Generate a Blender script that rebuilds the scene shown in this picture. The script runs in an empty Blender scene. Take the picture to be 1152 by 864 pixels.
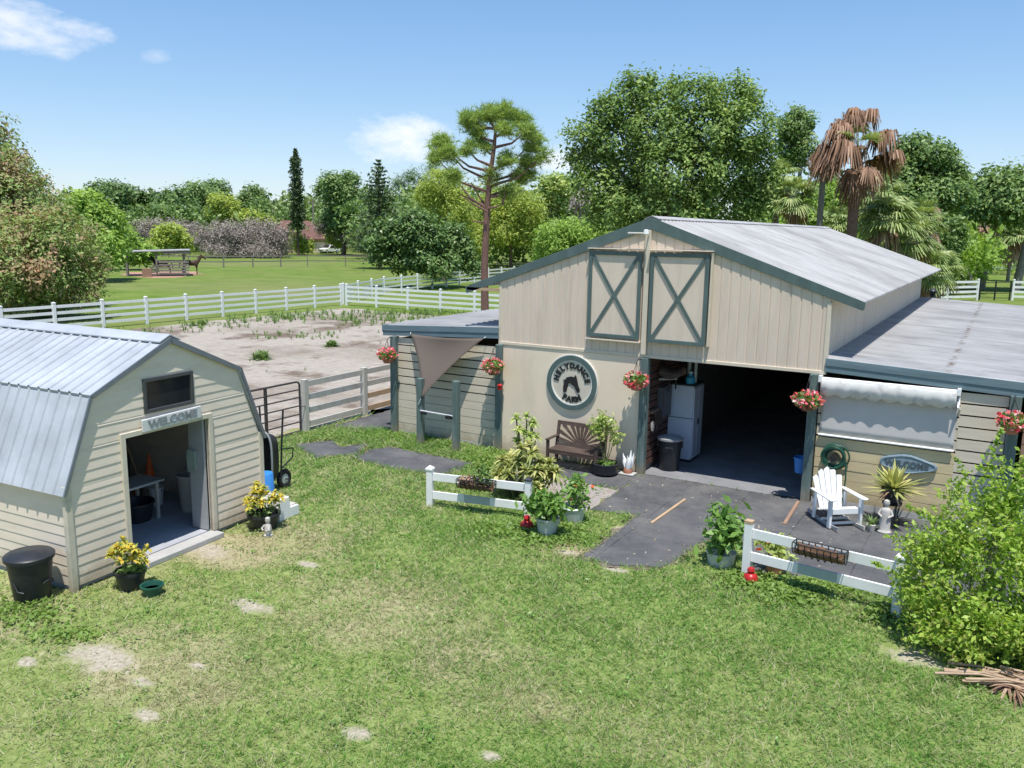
import bpy, bmesh, math, random
import numpy as np
from mathutils import Vector, Matrix

SC = bpy.context.scene
COL = SC.collection
RS = np.random.RandomState
rad = math.radians
TAU = 2*math.pi
SUN, SKY, CLOUD, EXPO, FOL = 3.9, .15, 5.0, 0.60, 2.75

# ------------------------------------------------------------------ layout helper
# survey of the place: the eye point of the photograph and bearings taken from it
EYE = np.array([6.5278, -16.8698, 5.2077])
FOC, PITCH, ROLL, YAW = 947.7659, 0.1803, 0.0158, 0.5278
def bearing(u, v):
    xr = (u-576)/FOC; ur = (432-v)/FOC
    cr, sr = math.cos(ROLL), math.sin(ROLL)
    x = xr*cr-ur*sr; up = xr*sr+ur*cr
    cp, sp = math.cos(PITCH), math.sin(PITCH)
    y = cp+up*sp; z = -sp+up*cp
    c, s = math.cos(YAW), math.sin(YAW)
    return np.array([x*c-y*s, x*s+y*c, z])
def spot(u, d, v=262):            # ground point at bearing u, d metres away
    b = bearing(u, v); h = math.hypot(b[0], b[1])
    return (EYE[0]+b[0]*d/h, EYE[1]+b[1]*d/h, 0.0)
def at(u, v, d):                  # point at bearing (u, v), d metres away horizontally
    b = bearing(u, v); h = math.hypot(b[0], b[1])
    return tuple(EYE+b*d/h)
def gp(u, v, z=0.0):
    b = bearing(u, v); return tuple(EYE+b*((z-EYE[2])/b[2]))
def mpp(d): return d/FOC*1.02     # metres per photo pixel at distance d

# ------------------------------------------------------------------ mesh helpers
def rot_to(d):
    return Vector(d).to_track_quat('Z', 'Y').to_matrix()
class MB:
    def __init__(s): s.v = []; s.f = []
    def add(s, vs, fs, M=None):
        n = len(s.v)
        if M is not None: vs = [tuple(M @ Vector(p)) for p in vs]
        s.v += [tuple(p) for p in vs]; s.f += [tuple(i+n for i in f) for f in fs]
        return s
    def box(s, x0, x1, y0, y1, z0, z1, M=None):
        vs = [(x0,y0,z0),(x1,y0,z0),(x1,y1,z0),(x0,y1,z0),(x0,y0,z1),(x1,y0,z1),(x1,y1,z1),(x0,y1,z1)]
        return s.add(vs, [(0,3,2,1),(4,5,6,7),(0,1,5,4),(1,2,6,5),(2,3,7,6),(3,0,4,7)], M)
    def bar(s, p, q, w, h, up=(0,0,1)):
        p = Vector(p); q = Vector(q); d = (q-p); L = d.length; d.normalize()
        up = Vector(up); x = d.cross(up)
        if x.length < 1e-4: x = d.cross(Vector((0,1,0)))
        x.normalize(); z = x.cross(d)
        M = Matrix(((x.x,d.x,z.x,p.x),(x.y,d.y,z.y,p.y),(x.z,d.z,z.z,p.z),(0,0,0,1)))
        return s.box(-w/2, w/2, 0, L, -h/2, h/2, M)
    def tube(s, pts, r, n=8, cap=True):
        pts = [Vector(p) for p in pts]; m = len(pts)
        rr = r if isinstance(r, (list, tuple)) else [r]*m
        vs = []; fs = []
        ref = None
        for i, p in enumerate(pts):
            t = (pts[min(i+1,m-1)]-pts[max(i-1,0)]).normalized()
            if ref is None: ref = t.orthogonal().normalized()
            a = ref - t*ref.dot(t)
            if a.length < 1e-5: a = t.orthogonal()
            a.normalize(); ref = a; b = t.cross(a)
            for k in range(n):
                an = TAU*k/n; vs.append(tuple(p+(a*math.cos(an)+b*math.sin(an))*rr[i]))
        for i in range(m-1):
            for k in range(n):
                k2 = (k+1) % n; fs.append((i*n+k, i*n+k2, (i+1)*n+k2, (i+1)*n+k))
        if cap: fs.append(tuple(range(n-1,-1,-1))); fs.append(tuple((m-1)*n+k for k in range(n)))
        return s.add(vs, fs)
    def lathe(s, prof, c=(0,0,0), n=20, M=None, sx=1, sy=1):
        vs = []; fs = []; m = len(prof)
        for r, z in prof:
            for k in range(n):
                a = TAU*k/n; vs.append((c[0]+r*math.cos(a)*sx, c[1]+r*math.sin(a)*sy, c[2]+z))
        for i in range(m-1):
            for k in range(n):
                k2 = (k+1) % n; fs.append((i*n+k, i*n+k2, (i+1)*n+k2, (i+1)*n+k))
        if prof[0][0] > 1e-4: fs.append(tuple(range(n-1,-1,-1)))
        if prof[-1][0] > 1e-4: fs.append(tuple((m-1)*n+k for k in range(n)))
        return s.add(vs, fs, M)
    def prism(s, poly, t0, t1, plane='xz', M=None):
        f = {'xz': lambda a,b,t: (a,t,b), 'xy': lambda a,b,t: (a,b,t), 'yz': lambda a,b,t: (t,a,b)}[plane]
        n = len(poly)
        vs = [f(a,b,t0) for a,b in poly]+[f(a,b,t1) for a,b in poly]
        fs = [tuple(range(n)), tuple(range(2*n-1, n-1, -1))]+[(i,(i+n),(i+1)%n+n,(i+1)%n) for i in range(n)]
        return s.add(vs, fs, M)
    def torus(s, R, r, n=24, m=8, M=None):
        vs = []; fs = []
        for i in range(n):
            a = TAU*i/n
            for j in range(m):
                b = TAU*j/m; vs.append(((R+r*math.cos(b))*math.cos(a), (R+r*math.cos(b))*math.sin(a), r*math.sin(b)))
        for i in range(n):
            for j in range(m):
                fs.append((i*m+j, ((i+1)%n)*m+j, ((i+1)%n)*m+(j+1)%m, i*m+(j+1)%m))
        return s.add(vs, fs, M)
    def build(s, name, m, parent=None, smooth=False, bevel=0, loc=None):
        me = bpy.data.meshes.new(name); me.from_pydata(s.v, [], s.f)
        bm = bmesh.new(); bm.from_mesh(me); bmesh.ops.recalc_face_normals(bm, faces=bm.faces); bm.to_mesh(me); bm.free()
        return link(name, me, m, parent, smooth, bevel, loc)
def build_each(mb, name, m, parent=None, smooth=False, bevel=0):
    """every loose piece of the builder becomes a part of its own"""
    par = list(range(len(mb.v)))
    def fd(a):
        while par[a] != a: par[a] = par[par[a]]; a = par[a]
        return a
    for f in mb.f:
        for i in f[1:]: par[fd(i)] = fd(f[0])
    grp = {}
    for f in mb.f: grp.setdefault(fd(f[0]), []).append(f)
    for fs in grp.values():
        ids = sorted({i for f in fs for i in f}); mp = {i: k for k, i in enumerate(ids)}
        q = MB(); q.v = [mb.v[i] for i in ids]; q.f = [tuple(mp[i] for i in f) for f in fs]; q.build(name, m, parent, smooth, bevel)
def link(name, me, m, parent=None, smooth=False, bevel=0, loc=None):
    me.materials.append(m)
    if smooth:
        me.polygons.foreach_set('use_smooth', [True]*len(me.polygons))
        me.set_sharp_from_angle(angle=rad(42))
    o = bpy.data.objects.new(name, me); COL.objects.link(o)
    if parent is not None: o.parent = parent
    if loc is not None: o.location = loc
    if bevel:
        b = o.modifiers.new('bevel', 'BEVEL'); b.width = bevel; b.segments = 2; b.limit_method = 'ANGLE'
    return o
def np_obj(name, V, F, m, parent=None, loc=None):
    V = np.asarray(V, np.float32); F = np.asarray(F, np.int32); k = F.shape[1]
    me = bpy.data.meshes.new(name)
    me.vertices.add(len(V)); me.vertices.foreach_set('co', V.ravel())
    me.loops.add(F.size); me.loops.foreach_set('vertex_index', F.ravel())
    me.polygons.add(len(F)); me.polygons.foreach_set('loop_start', np.arange(len(F), dtype=np.int32)*k)
    me.update(calc_edges=True)
    return link(name, me, m, parent, loc=loc)
def tag(o, label=None, cat=None, group=None, kind=None):
    if label: o['label'] = label
    if cat: o['category'] = cat
    if group: o['group'] = group
    if kind: o['kind'] = kind
    return o
def thing(name, label, cat, loc=(0,0,0), rz=0, group=None):
    o = bpy.data.objects.new(name, None); COL.objects.link(o)
    o.location = loc; o.rotation_euler = (0,0,rz); o.empty_display_size = .3
    return tag(o, label, cat, group)
def kids(o): return [c for c in bpy.data.objects if c.parent == o]
def dup(root, loc, rz=0, label=None, scale=None):
    def cp(o, par):
        c = o.copy(); COL.objects.link(c); c.parent = par
        for ch in kids(o): cp(ch, c)
        return c
    r = cp(root, None); r.location = loc; r.rotation_euler = (0,0,rz)
    if scale: r.scale = scale
    if label: r['label'] = label
    return r
def text_geo(body, size, ext=.004, off=0.0):
    cu = bpy.data.curves.new('lettering', 'FONT'); cu.body = body; cu.size = size; cu.extrude = ext; cu.offset = off
    cu.align_x = 'CENTER'; cu.align_y = 'CENTER'; cu.resolution_u = 3
    ob = bpy.data.objects.new('lettering', cu); COL.objects.link(ob)
    dg = bpy.context.evaluated_depsgraph_get()
    me = bpy.data.meshes.new_from_object(ob.evaluated_get(dg))
    vs = [tuple(v.co) for v in me.vertices]; fs = [tuple(p.vertices) for p in me.polygons]
    bpy.data.objects.remove(ob); bpy.data.meshes.remove(me); bpy.data.curves.remove(cu)
    return vs, fs
FRONT = Matrix.Rotation(rad(90), 4, 'X')      # text laid on a wall that faces -y
def ragged(poly, amp, step, seed):
    r = RS(seed); out = []
    n = len(poly)
    for i in range(n):
        a = np.array(poly[i][:2]); b = np.array(poly[(i+1)%n][:2]); L = np.linalg.norm(b-a); k = max(1, int(L/step))
        nv = np.array([-(b-a)[1], (b-a)[0]])/max(L,1e-6)
        for j in range(k):
            t = j/k; p = a+(b-a)*t+nv*r.normal(0, amp); out.append((p[0], p[1]))
    return out
def sheet(name, poly, z, m, kind='structure', th=.0):
    bm = bmesh.new(); vs = [bm.verts.new((x,y,z)) for x,y in poly]; f = bm.faces.new(vs)
    bmesh.ops.triangulate(bm, faces=[f]); bmesh.ops.recalc_face_normals(bm, faces=bm.faces)
    if bm.faces[:][0].normal.z < 0: bmesh.ops.reverse_faces(bm, faces=bm.faces)
    me = bpy.data.meshes.new(name); bm.to_mesh(me); bm.free()
    o = link(name, me, m); tag(o, kind=kind); return o
def in_poly(P, poly):
    x, y = P[:,0], P[:,1]; c = np.zeros(len(P), bool); n = len(poly)
    for i in range(n):
        x0, y0 = poly[i][:2]; x1, y1 = poly[(i+1)%n][:2]
        if y0 == y1: continue
        k = ((y0 > y) != (y1 > y)) & (x < (x1-x0)*(y-y0)/(y1-y0)+x0); c ^= k
    return c

# ------------------------------------------------------------------ materials
def srgb(r, g, b):
    f = lambda c: (c/255/12.92) if c/255 <= .04045 else ((c/255+.055)/1.055)**2.4
    return (f(r), f(g), f(b))
class NT:
    def __init__(s, name):
        s.m = bpy.data.materials.new(name); s.m.use_nodes = True; s.t = s.m.node_tree; s.n = s.t.nodes; s.l = s.t.links
        s.p = s.n['Principled BSDF']; s.out = s.n['Material Output']
    def new(s, t, **k):
        n = s.n.new(t)
        for a, b in k.items(): setattr(n, a, b)
        return n
    def pos(s, scale=(1,1,1), obj=False):
        if obj: src = s.new('ShaderNodeTexCoord').outputs['Object']
        else: src = s.new('ShaderNodeNewGeometry').outputs['Position']
        mp = s.new('ShaderNodeMapping'); mp.inputs['Scale'].default_value = scale; s.l.new(src, mp.inputs['Vector']); return mp.outputs[0]
    def noise(s, vec, scale, det=4, rough=.6, dist=0):
        n = s.new('ShaderNodeTexNoise'); n.inputs['Scale'].default_value = scale; n.inputs['Detail'].default_value = det
        n.inputs['Roughness'].default_value = rough; n.inputs['Distortion'].default_value = dist
        if vec is not None: s.l.new(vec, n.inputs['Vector'])
        return n.outputs['Fac']
    def ramp(s, fac, stops, interp='LINEAR'):
        r = s.new('ShaderNodeValToRGB'); r.color_ramp.interpolation = interp; e = r.color_ramp.elements
        while len(e) < len(stops): e.new(.5)
        for i, (p, c) in enumerate(stops):
            e[i].position = p; e[i].color = (c[0],c[1],c[2],1) if not isinstance(c, (int,float)) else (c,c,c,1)
        s.l.new(fac, r.inputs['Fac']); return r.outputs['Color']
    def mix(s, fac, a, b, mode='MIX'):
        m = s.new('ShaderNodeMix', data_type='RGBA', blend_type=mode)
        for sock, val in ((m.inputs['Factor'], fac), (m.inputs[6], a), (m.inputs[7], b)):
            if hasattr(val, 'is_linked'): s.l.new(val, sock)
            elif isinstance(val, (int,float)): sock.default_value = val
            else: sock.default_value = (*val, 1)
        return m.outputs[2]
    def math(s, op, a, b=0.0, clamp=False):
        m = s.new('ShaderNodeMath', operation=op); m.use_clamp = clamp
        for i, val in enumerate((a, b)):
            if hasattr(val, 'is_linked'): s.l.new(val, m.inputs[i])
            else: m.inputs[i].default_value = val
        return m.outputs[0]
    def bump(s, h, strength=.3, dist=.02):
        b = s.new('ShaderNodeBump'); b.inputs['Strength'].default_value = strength; b.inputs['Distance'].default_value = dist
        s.l.new(h, b.inputs['Height']); s.l.new(b.outputs[0], s.p.inputs['Normal'])
    def base(s, c): 
        if hasattr(c, 'is_linked'): s.l.new(c, s.p.inputs['Base Color'])
        else: s.p.inputs['Base Color'].default_value = (*c, 1)
def splash(m, z1=.42, c=(.27,.21,.14), amt=.75):
    """mud splashed up from the ground on the foot of a wall"""
    nt = m.node_tree; P = nt.nodes['Principled BSDF']; src = P.inputs['Base Color'].links[0].from_socket
    g = nt.nodes.new('ShaderNodeNewGeometry'); s = nt.nodes.new('ShaderNodeSeparateXYZ'); nt.links.new(g.outputs['Position'], s.inputs[0])
    n = nt.nodes.new('ShaderNodeTexNoise'); n.inputs['Scale'].default_value = 4.5; n.inputs['Detail'].default_value = 7; n.inputs['Roughness'].default_value = .75; nt.links.new(g.outputs['Position'], n.inputs['Vector'])
    a = nt.nodes.new('ShaderNodeMath'); a.operation = 'MULTIPLY_ADD'; nt.links.new(n.outputs['Fac'], a.inputs[0]); a.inputs[1].default_value = -1.5*z1; nt.links.new(s.outputs['Z'], a.inputs[2])
    r = nt.nodes.new('ShaderNodeMapRange'); nt.links.new(a.outputs[0], r.inputs['Value']); r.inputs['From Min'].default_value = -.75*z1; r.inputs['From Max'].default_value = .12*z1; r.inputs['To Min'].default_value = amt; r.inputs['To Max'].default_value = 0
    mx = nt.nodes.new('ShaderNodeMix'); mx.data_type = 'RGBA'; nt.links.new(r.outputs[0], mx.inputs['Factor']); nt.links.new(src, mx.inputs[6]); mx.inputs[7].default_value = (*c,1); nt.links.new(mx.outputs[2], P.inputs['Base Color'])
def mul(c, k): return tuple(min(1, x*k) for x in c)
def plain(name, c, rough=.6, var=.18, scale=6, metal=0, bump=0, stain=None, stain_amt=.5, stretch=(1,1,1), spec=.4, obj=True):
    t = NT(name); v = t.pos(stretch, obj)
    n = t.noise(v, scale, 5)
    col = t.ramp(n, [(.25, mul(c,1-var)), (.75, mul(c,1+var))])
    if stain:
        n2 = t.noise(v, scale*.45, 6, .7)
        col = t.mix(t.ramp(n2, [(.52, 0.0), (.72, stain_amt)]), col, stain)
    t.base(col); t.p.inputs['Roughness'].default_value = rough; t.p.inputs['Metallic'].default_value = metal
    t.p.inputs['Specular IOR Level'].default_value = spec
    if bump: t.bump(t.noise(v, scale*4, 4), bump, .01)
    return t.m
def leafy(name, cols, trans=.3, rough=.5, clump=.25, cscale=.6, spec=.35):
    """leaf colour varies leaf by leaf and slowly from place to place"""
    t = NT(name); g = t.new('ShaderNodeNewGeometry'); cols = [mul((c[0]+.22*max(0,c[1]-c[0]), c[1], c[2]+.07*c[1]), FOL) for c in cols]
    k = len(cols); n = t.noise(t.pos(), cscale, 2)
    fac = t.math('ADD', t.math('MULTIPLY', g.outputs['Random Per Island'], 1-clump), t.math('MULTIPLY', t.ramp(n, [(.3,0.0),(.7,1.0)]), clump))
    col = t.ramp(fac, [(i/(k-1) if k > 1 else 0, c) for i, c in enumerate(cols)])
    t.base(col); t.p.inputs['Roughness'].default_value = rough; t.p.inputs['Specular IOR Level'].default_value = spec
    tr = t.new('ShaderNodeBsdfTranslucent'); ms = t.new('ShaderNodeMixShader'); ms.inputs[0].default_value = min(.5, trans*1.35)
    t.l.new(t.mix(1.0, col, (1.0,1.0,.55), 'MULTIPLY'), tr.inputs['Color'])
    t.l.new(t.p.outputs[0], ms.inputs[1]); t.l.new(tr.outputs[0], ms.inputs[2]); t.l.new(ms.outputs[0], t.out.inputs['Surface'])
    return t.m

M = {}
M['siding'] = plain('barn_siding_paint', (.66,.545,.44), .65, .08, 4, stain=(.44,.36,.285), stain_amt=.5, stretch=(1.6,1.6,.22))
M['panel'] = plain('smooth_panel_paint', (.78,.65,.50), .6, .05, 1.6, stain=(.56,.48,.37), stain_amt=.45, stretch=(1.3,1.3,.5), bump=.08)
M['cream_trim'] = plain('cream_trim', (.64,.555,.44), .55, .06, 6)
M['green'] = plain('slate_green_paint', (.085,.125,.120), .5, .18, 5, stain=(.14,.18,.18), stretch=(1,1,.4))
M['post_green'] = plain('weathered_green_post', (.11,.155,.142), .6, .25, 7, stain=(.28,.33,.33), stain_amt=.6, stretch=(2,2,.3))
M['fascia_blue'] = plain('weathered_blue_fascia', (.13,.19,.215), .5, .2, 3, stain=(.27,.33,.36), stretch=(.3,1,3))
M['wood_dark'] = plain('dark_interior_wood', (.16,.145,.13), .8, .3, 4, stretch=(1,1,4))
M['plank'] = plain('cream_plank', (.63,.555,.44), .7, .09, 4, stain=(.38,.32,.22), stain_amt=.55, stretch=(.3,1,3), bump=.15)
M['plank_yellow'] = plain('yellowed_plank', (.60,.49,.29), .7, .12, 3, stain=(.36,.29,.17), stain_amt=.6, stretch=(.3,1,3), bump=.15)
M['white'] = plain('white_vinyl', (.80,.80,.79), .45, .04, 5, stain=(.60,.60,.57), stain_amt=.35)
M['offwhite'] = plain('dull_white_board', (.50,.475,.42), .6, .1, 5, stain=(.42,.39,.30), stain_amt=.6)
M['shade_board'] = plain('shaded_rail_grey', (.40,.45,.44), .6, .08, 5)  # grey-green tone that stands for shade on a white rail
M['black'] = plain('black_plastic', (.022,.025,.030), .42, .2, 8)
M['gate_steel'] = plain('weathered_gate_steel', (.055,.048,.045), .6, .3, 9, stain=(.12,.085,.065))
M['iron'] = plain('black_iron', (.02,.02,.022), .5, .2, 20)
M['tyre'] = plain('tyre_rubber', (.018,.018,.019), .7, .2, 20)
M['shed_side'] = plain('shed_siding_paint', (.74,.635,.52), .65, .07, 4, stain=(.46,.41,.32), stain_amt=.4, stretch=(.5,.5,2))
M['shed_trim'] = plain('shed_trim', (.60,.54,.43), .6, .08, 6, stain=(.30,.28,.22))
M['concrete'] = plain('concrete', (.42,.41,.39), .85, .12, 4, bump=.2, stain=(.28,.27,.25))
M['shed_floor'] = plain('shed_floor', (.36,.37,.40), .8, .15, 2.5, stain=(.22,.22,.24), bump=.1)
M['grey_door'] = plain('grey_door', (.33,.34,.35), .6, .1, 5)
M['galv'] = plain('galvanised_steel', (.55,.57,.58), .45, .12, 9, metal=.25)
M['window_frame'] = plain('bronze_frame', (.10,.10,.105), .45, .1, 10, metal=.4)
M['sign_white'] = plain('whitewashed_board', (.62,.62,.60), .7, .12, 14, stain=(.40,.40,.40))
M['sign_grey'] = plain('grey_lettering', (.24,.25,.26), .7, .12, 10)
M['plaque'] = plain('slate_plaque', (.20,.27,.32), .6, .15, 12, stain=(.40,.47,.50))
M['plaque_dark'] = plain('plaque_lettering', (.07,.10,.12), .6, .1, 10)
M['sign_face'] = plain('sign_face', (.60,.54,.44), .6, .05, 5)
M['sign_black'] = plain('sign_black', (.018,.018,.02), .5, .1, 10)
M['sign_rim'] = plain('sign_white_rim', (.74,.73,.68), .5, .05, 5)
M['bench'] = plain('weathered_bench_wood', (.075,.05,.04), .75, .3, 9, stain=(.20,.15,.125), stain_amt=.6, stretch=(.4,2,2), bump=.2)
M['red'] = plain('red_enamel', (.42,.018,.018), .35, .12, 8)
M['blue'] = plain('blue_plastic', (.05,.24,.62), .4, .1, 8)
M['navy'] = plain('dark_blue_plastic', (.03,.06,.22), .45, .15, 6)
M['dark_green'] = plain('green_plastic', (.02,.09,.06), .4, .15, 8)
M['cloth_sail'] = plain('brown_shade_cloth', (.120,.094,.076), .85, .1, 60)
M['cloth_white'] = plain('white_screen_cloth', (.52,.50,.48), .8, .04, 3)
M['cloth_valance'] = plain('dirty_awning_cloth', (.66,.64,.61), .8, .08, 7, stain=(.17,.165,.16), stain_amt=.75)
M['cabinet'] = plain('grey_white_plastic', (.50,.54,.62), .5, .05, 3)
M['clay'] = plain('terracotta', (.45,.19,.11), .75, .15, 8)
M['coco'] = plain('coco_liner', (.17,.095,.055), .95, .35, 30, bump=.5)
M['bark'] = plain('brown_bark', (.115,.082,.062), .9, .35, 9, stretch=(2,2,.5), bump=.6)
M['bark_grey'] = plain('grey_bark', (.22,.195,.175), .9, .3, 9, stretch=(2,2,.5), bump=.5)
M['bark_pine'] = plain('red_pine_bark', (.165,.095,.072), .9, .4, 10, stretch=(2,2,.5), bump=.7)
M['stem'] = plain('green_stem', (.11,.12,.05), .7, .2, 9)
M['orange'] = plain('orange_plastic', (.70,.13,.03), .5, .1, 8)
M['wood_raw'] = plain('raw_timber', (.46,.32,.20), .75, .2, 7, stretch=(.5,.5,3))
M['wood_red'] = plain('reddish_timber', (.30,.185,.13), .8, .2, 7)
M['house_roof'] = plain('brown_shingle', (.16,.082,.066), .85, .2, 2)
M['house_wall'] = plain('tan_stucco', (.42,.33,.19), .8, .1, 1)
M['car_white'] = plain('white_car_paint', (.78,.78,.78), .25, .03, 3)
M['chrome'] = plain('chrome', (.6,.6,.62), .2, .05, 5, metal=.9)
M['horse'] = plain('brown_horse_coat', (.075,.038,.026), .6, .3, 3)
M['horse_dark'] = plain('black_horse_coat', (.014,.011,.011), .6, .3, 3)
M['mane'] = plain('black_mane', (.010,.009,.009), .7, .2, 12)
M['net'] = plain('dark_mesh_screen', (.018,.022,.026), .9, .2, 1)
M['teal'] = plain('teal_sheet', (.06,.15,.17), .5, .15, 2)
M['hose'] = plain('green_hose', (.02,.085,.055), .45, .15, 12)
M['statue'] = plain('white_statue', (.50,.47,.43), .7, .1, 14, stain=(.38,.34,.30))
def glass():
    t = NT('dark_window_glass'); t.base((.02,.022,.025)); t.p.inputs['Roughness'].default_value = .06
    t.p.inputs['Specular IOR Level'].default_value = .6; return t.m
M['glass'] = glass()
def metal_roof(name, c, dirt, stretch, metal=.0, rough=.7, amt=.6, rust=None):
    t = NT(name); v = t.pos(stretch)
    n = t.noise(v, 1.1, 6, .65); n2 = t.noise(t.pos(), .45, 4)
    col = t.ramp(n, [(.3, mul(c,.78)), (.7, mul(c,1.15))])
    col = t.mix(t.ramp(n2, [(.45,0.0),(.75,amt)]), col, dirt)
    n3 = t.noise(v, 5, 3); col = t.mix(t.ramp(n3, [(.55,0.0),(.8,amt*.6)]), col, mul(dirt,.8))
    if rust:
        sp = t.new('ShaderNodeSeparateXYZ'); g = t.new('ShaderNodeNewGeometry'); t.l.new(g.outputs['Position'], sp.inputs[0])
        band = t.math('SUBTRACT', 1.0, t.math('MULTIPLY', t.math('ABSOLUTE', t.math('SUBTRACT', sp.outputs['X'], rust)), 11.0), True)
        spn = t.noise(t.pos((1,1.6,1)), 2.2, 5, .7)
        col = t.mix(t.math('MULTIPLY', band, t.ramp(spn, [(.47,0.0),(.60,.9)])), col, (.12,.08,.055))
    t.base(col); t.p.inputs['Metallic'].default_value = metal; t.p.inputs['Roughness'].default_value = rough; t.p.inputs['Specular IOR Level'].default_value = .2
    t.bump(t.noise(v, 9, 3), .12, .006)
    return t.m
M['roof_main'] = metal_roof('weathered_tin_roof', (.41,.40,.395), (.14,.135,.13), (.35,2.6,1))
M['roof_wing'] = metal_roof('wing_tin_roof', (.39,.385,.385), (.17,.165,.165), (.3,2.5,1), rust=5.75)
M['roof_shed'] = metal_roof('shed_metal_roof', (.44,.465,.50), (.33,.345,.37), (1,1,1), metal=.15, rough=.5, amt=.35)

for k_ in ('panel','plank','plank_yellow','shed_side','shed_trim','post_green'): splash(M[k_])
# foliage palettes (albedo)
L = {}
L['litter'] = leafy('dry_litter', [(.05,.038,.02),(.11,.085,.05),(.17,.14,.09),(.20,.19,.17)], .05, .8)
L['ficus'] = leafy('ficus_leaf', [(.026,.056,.012),(.048,.094,.018),(.085,.140,.026),(.15,.19,.05)], .26, .5, spec=.2)
L['pepper'] = leafy('pepper_leaf', [(.03,.058,.014),(.06,.112,.02),(.095,.15,.03),(.14,.12,.052),(.18,.112,.06),(.24,.15,.09)], .25, .55, .60, .55)
L['pine'] = leafy('pine_needle', [(.045,.085,.014),(.085,.14,.022),(.135,.195,.035),(.18,.23,.055)], .3, .6)
L['norfolk'] = leafy('norfolk_leaf', [(.018,.034,.013),(.03,.052,.018),(.045,.070,.024)], .12)
L['bright'] = leafy('bright_leaf', [(.05,.10,.014),(.085,.155,.02),(.13,.21,.03),(.18,.24,.045)], .35)
L['mid'] = leafy('mid_leaf', [(.026,.052,.014),(.044,.088,.019),(.072,.126,.027),(.11,.15,.045)], .25)
L['dark'] = leafy('dark_leaf', [(.018,.04,.011),(.034,.072,.016),(.058,.108,.024),(.09,.145,.04)], .2, .4)
L['yellow'] = leafy('yellow_green_leaf', [(.085,.125,.016),(.13,.175,.022),(.185,.225,.035),(.23,.24,.06)], .35)
L['grey'] = leafy('grey_twig', [(.058,.049,.038),(.095,.080,.064),(.135,.115,.094),(.18,.155,.13)], .05, .8)
L['palm'] = leafy('palm_leaf', [(.045,.075,.022),(.075,.115,.032),(.115,.155,.045),(.20,.20,.085)], .22, .45)
L['palm_dead'] = leafy('dead_frond', [(.06,.034,.02),(.10,.06,.036),(.15,.098,.06),(.20,.145,.10)], .15, .75)
L['palm_brown'] = leafy('rust_brown_frond', [(.034,.019,.010),(.068,.038,.020),(.115,.066,.037),(.20,.135,.09)], .2, .7)
L['wood'] = leafy('far_wood_leaf', [(.022,.042,.014),(.038,.068,.019),(.062,.098,.024),(.10,.135,.036),(.135,.155,.05)], .2, .6, .62, .07)
L['shrub'] = leafy('lime_shrub_leaf', [(.045,.095,.010),(.085,.155,.014),(.13,.21,.020),(.18,.245,.035),(.11,.09,.03)], .4, .45)
L['croton'] = leafy('croton_leaf', [(.04,.08,.015),(.11,.14,.02),(.25,.215,.018),(.29,.225,.02),(.24,.14,.02)], .3, .4)
L['varieg'] = leafy('variegated_leaf', [(.06,.095,.02),(.13,.15,.035),(.24,.23,.08),(.34,.31,.15)], .3, .45)
L['plant'] = leafy('potted_leaf', [(.03,.075,.014),(.055,.125,.02),(.09,.18,.03)], .3, .4)
L['light_plant'] = leafy('light_potted_leaf', [(.06,.10,.02),(.11,.165,.035),(.19,.235,.06),(.30,.30,.12)], .3, .4)
L['agave'] = leafy('agave_leaf', [(.07,.095,.025),(.16,.17,.045),(.26,.24,.08)], .2, .45)
L['flower'] = leafy('pink_flower', [(.28,.02,.035),(.34,.05,.07),(.36,.11,.12),(.40,.25,.24),(.34,.03,.03)], .3, .5, .1)
L['red_flower'] = leafy('red_flower', [(.30,.015,.01),(.35,.06,.015)], .3, .5, .1)
L['cover'] = leafy('ground_cover_leaf', [(.045,.085,.012),(.07,.13,.018),(.105,.165,.03)], .3, .5)

# ------------------------------------------------------------------ foliage helpers
def unit(n, r):
    d = r.normal(size=(n,3)); return d/np.linalg.norm(d, axis=1, keepdims=True)
def leaf_quads(C, size, aspect, r, up=.25, jitter=.55, axis=None, outward=None):
    n = len(C); nrm = unit(n, r)
    if outward is not None: nrm = nrm*.75+outward*.75+np.array([0,0,.45])
    nrm[:,2] = np.abs(nrm[:,2])+up*.4; nrm /= np.linalg.norm(nrm, axis=1, keepdims=True)
    a = unit(n, r) if axis is None else axis
    a = a-nrm*np.sum(a*nrm, 1, keepdims=True); a /= np.linalg.norm(a, axis=1, keepdims=True)+1e-9
    b = np.cross(nrm, a); s = (size*(1+jitter*r.uniform(-1,1,n)))[:,None]
    V = np.stack([C-a*s, C+b*s*aspect-a*s*.1, C+a*s, C-b*s*aspect-a*s*.1], 1).reshape(-1,3)
    return V, np.arange(4*n).reshape(n,4)
def clumps(blobs, n, sub, sg, r, shell=.6, flat=1.0, outward=False):
    """n leaf centres in sub-clusters spread over the outer part of each blob"""
    B = np.array(blobs, float); w = (B[:,3]*B[:,4]+B[:,4]*B[:,5]+B[:,3]*B[:,5]); w /= w.sum()
    out = []; nr = []
    for b, k in zip(B, (w*n).astype(int)+1):
        q = max(1, int(k/sub)); d = unit(q, r); rr = (shell+(1-shell)*r.uniform(0,1,q))[:,None]
        cc = b[:3]+d*rr*b[3:6]
        idx = r.randint(0, q, k)
        out.append(cc[idx]+r.normal(0, 1, (k,3))*np.array([sg,sg,sg*flat])); nr.append(d[idx])
    return (np.concatenate(out), np.concatenate(nr)) if outward else np.concatenate(out)
def rand_blobs(c, R, n, r, k=.45, lo=.35):
    out = []
    for i in range(n):
        d = unit(1, r)[0]; q = r.uniform(lo, .75)
        p = np.array(c)+d*q*np.array(R); s = r.uniform(k*.75, k*1.25)
        out.append((p[0], p[1], p[2], R[0]*s, R[1]*s, R[2]*s))
    return out
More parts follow.
